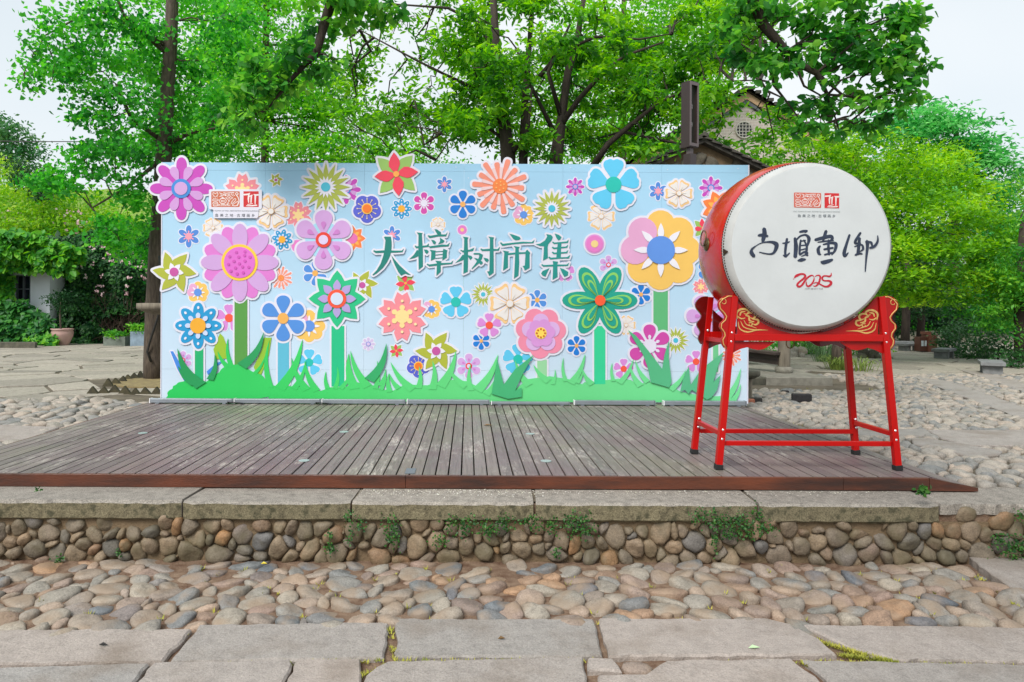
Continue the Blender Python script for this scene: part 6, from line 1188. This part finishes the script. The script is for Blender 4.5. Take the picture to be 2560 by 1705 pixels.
limb([(t0, .2), (Vector((2.4, 2, 7.0)), .16), (W(1850, -260, 6.5), .10), (W(1868, -120, 7.2), .08), (W(1882, 0, Y), .065), (W(1908, 61, Y), .06), (W(1935, 92, Y), .055), (W(1985, 153, Y), .045), (W(2042, 183, Y), .035), (W(2069, 237, Y), .02), (W(2090, 300, Y), .008)],
  [(1960, 40, Y, 100, 50), (2080, 30, Y, 100, 50), (2190, 50, Y, 80, 60), (2265, 90, Y, 50, 55), (2285, 170, Y, 35, 40, .8), (2090, 130, Y, 100, 50), (2190, 170, Y, 80, 50), (2250, 230, Y, 50, 35, .8), (2060, 235, Y, 100, 40, .8), (2160, 275, Y, 80, 32, .9), (2010, 330, Y, 28, 26, .8), (2090, 340, Y, 26, 16, .8), (2190, 320, Y, 50, 18, .8), (1880, 110, Y, 50, 50, .8), (1900, 190, Y, 45, 50, .7), (2300, 235, Y, 22, 16, .7), (1970, 130, Y-.2, 60, 50), (2260, 30, Y, 50, 40, .7), (1840, 40, Y, 50, 40, .7), (2040, 300, Y, 60, 24, .6)], .115, 66)
br = MB()
for pth in ([(1990, 110, 8), (2042, 103, 8), (2088, 92, 8), (2149, 126, 8), (2164, 168, 8)], [(1912, 100, 8), (1935, 214, 8), (1977, 267, 8), (2004, 306, 8)], [(2042, 183, 8), (2110, 240, 8), (2200, 250, 8)], [(2100, 75, 8), (2160, 70, 8), (2230, 35, 8)], [(1985, 153, 8), (2010, 215, 8), (2090, 260, 8)]): br.tube([W(*q) for q in pth], np.linspace(.02, .006, len(pth)).tolist(), 6)
br.build('limb', bark_d, cp, True)
o = MB().tube([W(398, 640, 12.0), W(404, 700, 11.9), W(396, 790, 11.95), W(376, 850, 12.05), W(368, 880, 12.1), W(378, 905, 12.1)], .02, 6).build('trunk_cable', cm, smooth=True); tag(o, 'black cable curling down the ginkgo trunk beside the backdrop', 'cable')
# --- weeds on the retaining wall, grass in the joints
L_weed = leaf_mat('weed_leaves', (.015, .07, .018), (.03, .12, .022), (.07, .2, .03), .3)
def weeds(label, spots, n, size=.016):
    t = thing('wall_weed', label, 'weed', (W(spots[0][0], spots[0][1], 4.5).x, 4.5, .2)); pts = []
    for px, py, rx, ry in spots: C = np.array(W(px, py, 4.515)[:]); pts.append(C + NR.normal(size=(int(n*1.6*rx*ry/400), 3))*np.array([rx*4.5/F*.5, .012, ry*4.5/F*.5]))
    leaf_obj('leaves', np.concatenate(pts), size, L_weed, t, 'oval', None, .3, .2, np.array([0, -1.2, .3]), .8); return t
weeds('creeping weeds on the wall below the third cap stone', [(1160, 1310, 45, 26), (1225, 1320, 35, 22), (1265, 1305, 24, 24), (1330, 1305, 40, 18)], 36)
weeds('trailing weeds on the wall below the joint left of the third cap stone', [(900, 1315, 20, 22), (975, 1320, 25, 40), (985, 1350, 15, 30), (1100, 1350, 30, 20), (875, 1340, 12, 20)], 26)
weeds('weeds hanging under the left half of the fourth cap stone', [(1380, 1315, 18, 24), (1440, 1310, 40, 30), (1465, 1325, 20, 20)], 36)
weeds('thick ivy patch spilling down the wall at the fourth cap stone end', [(1745, 1292, 22, 22), (1790, 1302, 35, 26), (1850, 1305, 45, 26), (1895, 1292, 14, 40), (1830, 1330, 40, 24), (1788, 1345, 12, 40), (1920, 1322, 26, 16), (1870, 1330, 24, 22)], 30)
weeds('dark weeds in the wall corner at the right edge', [(2540, 1370, 40, 40), (2500, 1350, 20, 20), (2552, 1290, 20, 16)], 36)
weeds('small green sprig in front of the deck ramp', [(2306, 1226, 14, 10)], 120, .03)
weeds('scattered green sprigs low on the left part of the wall', [(147, 1400, 14, 10), (825, 1370, 12, 18), (822, 1340, 8, 14), (1390, 1382, 12, 12), (296, 1382, 8, 8), (95, 1223, 12, 5), (870, 1295, 10, 16)], 60)
V = MB(); r = random.Random(3)
def sprig(p, n, ln):
    for k in range(n):
        an = r.uniform(0, 2*pi); l = ln*r.uniform(.4, 1.1); o = Vector((math.cos(an), math.sin(an), 0)); b = p + o*r.uniform(0, ln*.7); w_ = Vector((-o.y, o.x, 0))*.0035; tip = b + o*l*.6 + Vector((0, 0, l*.8)); V.raw([b - w_, b + w_, tip], [(0, 1, 2)])
for (x0, y0), (x1, y1), n in (((520, 1668), (960, 1656), 90), ((985, 1656), (1500, 1655), 60), ((1985, 1662), (2240, 1660), 90), ((2040, 1604), (2230, 1660), 160), ((2240, 1663), (2560, 1668), 30), ((400, 1600), (480, 1588), 10), ((975, 1570), (985, 1650), 26), ((1660, 1662), (1980, 1660), 20), ((2100, 1640), (2240, 1658), 120), ((880, 1705), (970, 1665), 30), ((0, 1595), (480, 1590), 30), ((1490, 1562), (1720, 1562), 26), ((1760, 1560), (1980, 1572), 24), ((2440, 1440), (2560, 1530), 40)):
    for k in range(n): u = r.random(); sprig(G(x0 + (x1-x0)*u + r.uniform(-4, 4), y0 + (y1-y0)*u + r.uniform(-3, 3), .012), 4, .022)
for k in range(60): sprig(G(r.uniform(20, 2500), r.uniform(1420, 1560), .01), 7, .03)
for k in range(130): sprig(G(r.uniform(1890, 2560), r.uniform(950, 1110), PLAZA), 6, .05)
tag(V.build('joint_grass', M('joint_grass_blades', lin((128, 138, 46)), .8, scale=9, rgb2=lin((186, 176, 70)))), 'short yellow green grass and moss in the paving joints', 'grass', kind='stuff')
# --- fallen petals and leaves
pts = []
for k in range(520): u = r.random(); pts.append(G(900 + 460*u + (r.gauss(0, 60) if r.random() < .3 else 0), 1224 + abs(r.gauss(0, 9)), CAPZ + .003)[:])
for k in range(260): pts.append(G(r.uniform(1360, 2250), 1228 + abs(r.gauss(0, 4)), CAPZ + .003)[:])
for k in range(70): pts.append(G(r.uniform(200, 2300), r.uniform(1030, 1180), DECK + .004)[:])
tag(leaf_obj('fallen_petals', np.array(pts), .011, leaf_mat('pale_petals', (.7, .66, .58), (.8, .78, .72), (.8, .8, .6), .1), None, 'kite', None, 3, 0, ratio=.7), 'tiny pale fallen petals strewn along the cap stones and deck', 'petals', kind='stuff')
dl = M('dry_leaf', lin((110, 84, 50)), .8); gl = M('pale_green_leaf', lin((176, 200, 160)), .7)
for px, py, z, sz, m, lab in ((1220, 1065, DECK, .05, dl, 'curled brown leaf lying on the middle of the deck'), (258, 1616, .03, .022, M('black_twig', (.02, .02, .02), .8), 'short black twig lying on the left paving slab'), (1886, 1623, .03, .03, gl, 'pale green leaf lying on the right paving slab'), (660, 1412, .03, .02, M('yellow_leaf', lin((220, 200, 60)), .7), 'tiny yellow leaf at the foot of the wall'), (1254, 1600, .03, .02, dl, 'small brown speck of leaf on the middle slab')):
    p = G(px, py, z); o = add('fallen_leaf', [(p.x - sz, p.y, z + .006), (p.x - sz*.2, p.y + sz*.35, z + .018), (p.x + sz, p.y + sz*.1, z + .008), (p.x - sz*.1, p.y - sz*.35, z + .012), (p.x, p.y, z + .004)], [(0, 4, 1), (1, 4, 2), (2, 4, 3), (3, 4, 0)], m); tag(o, lab, 'leaf')
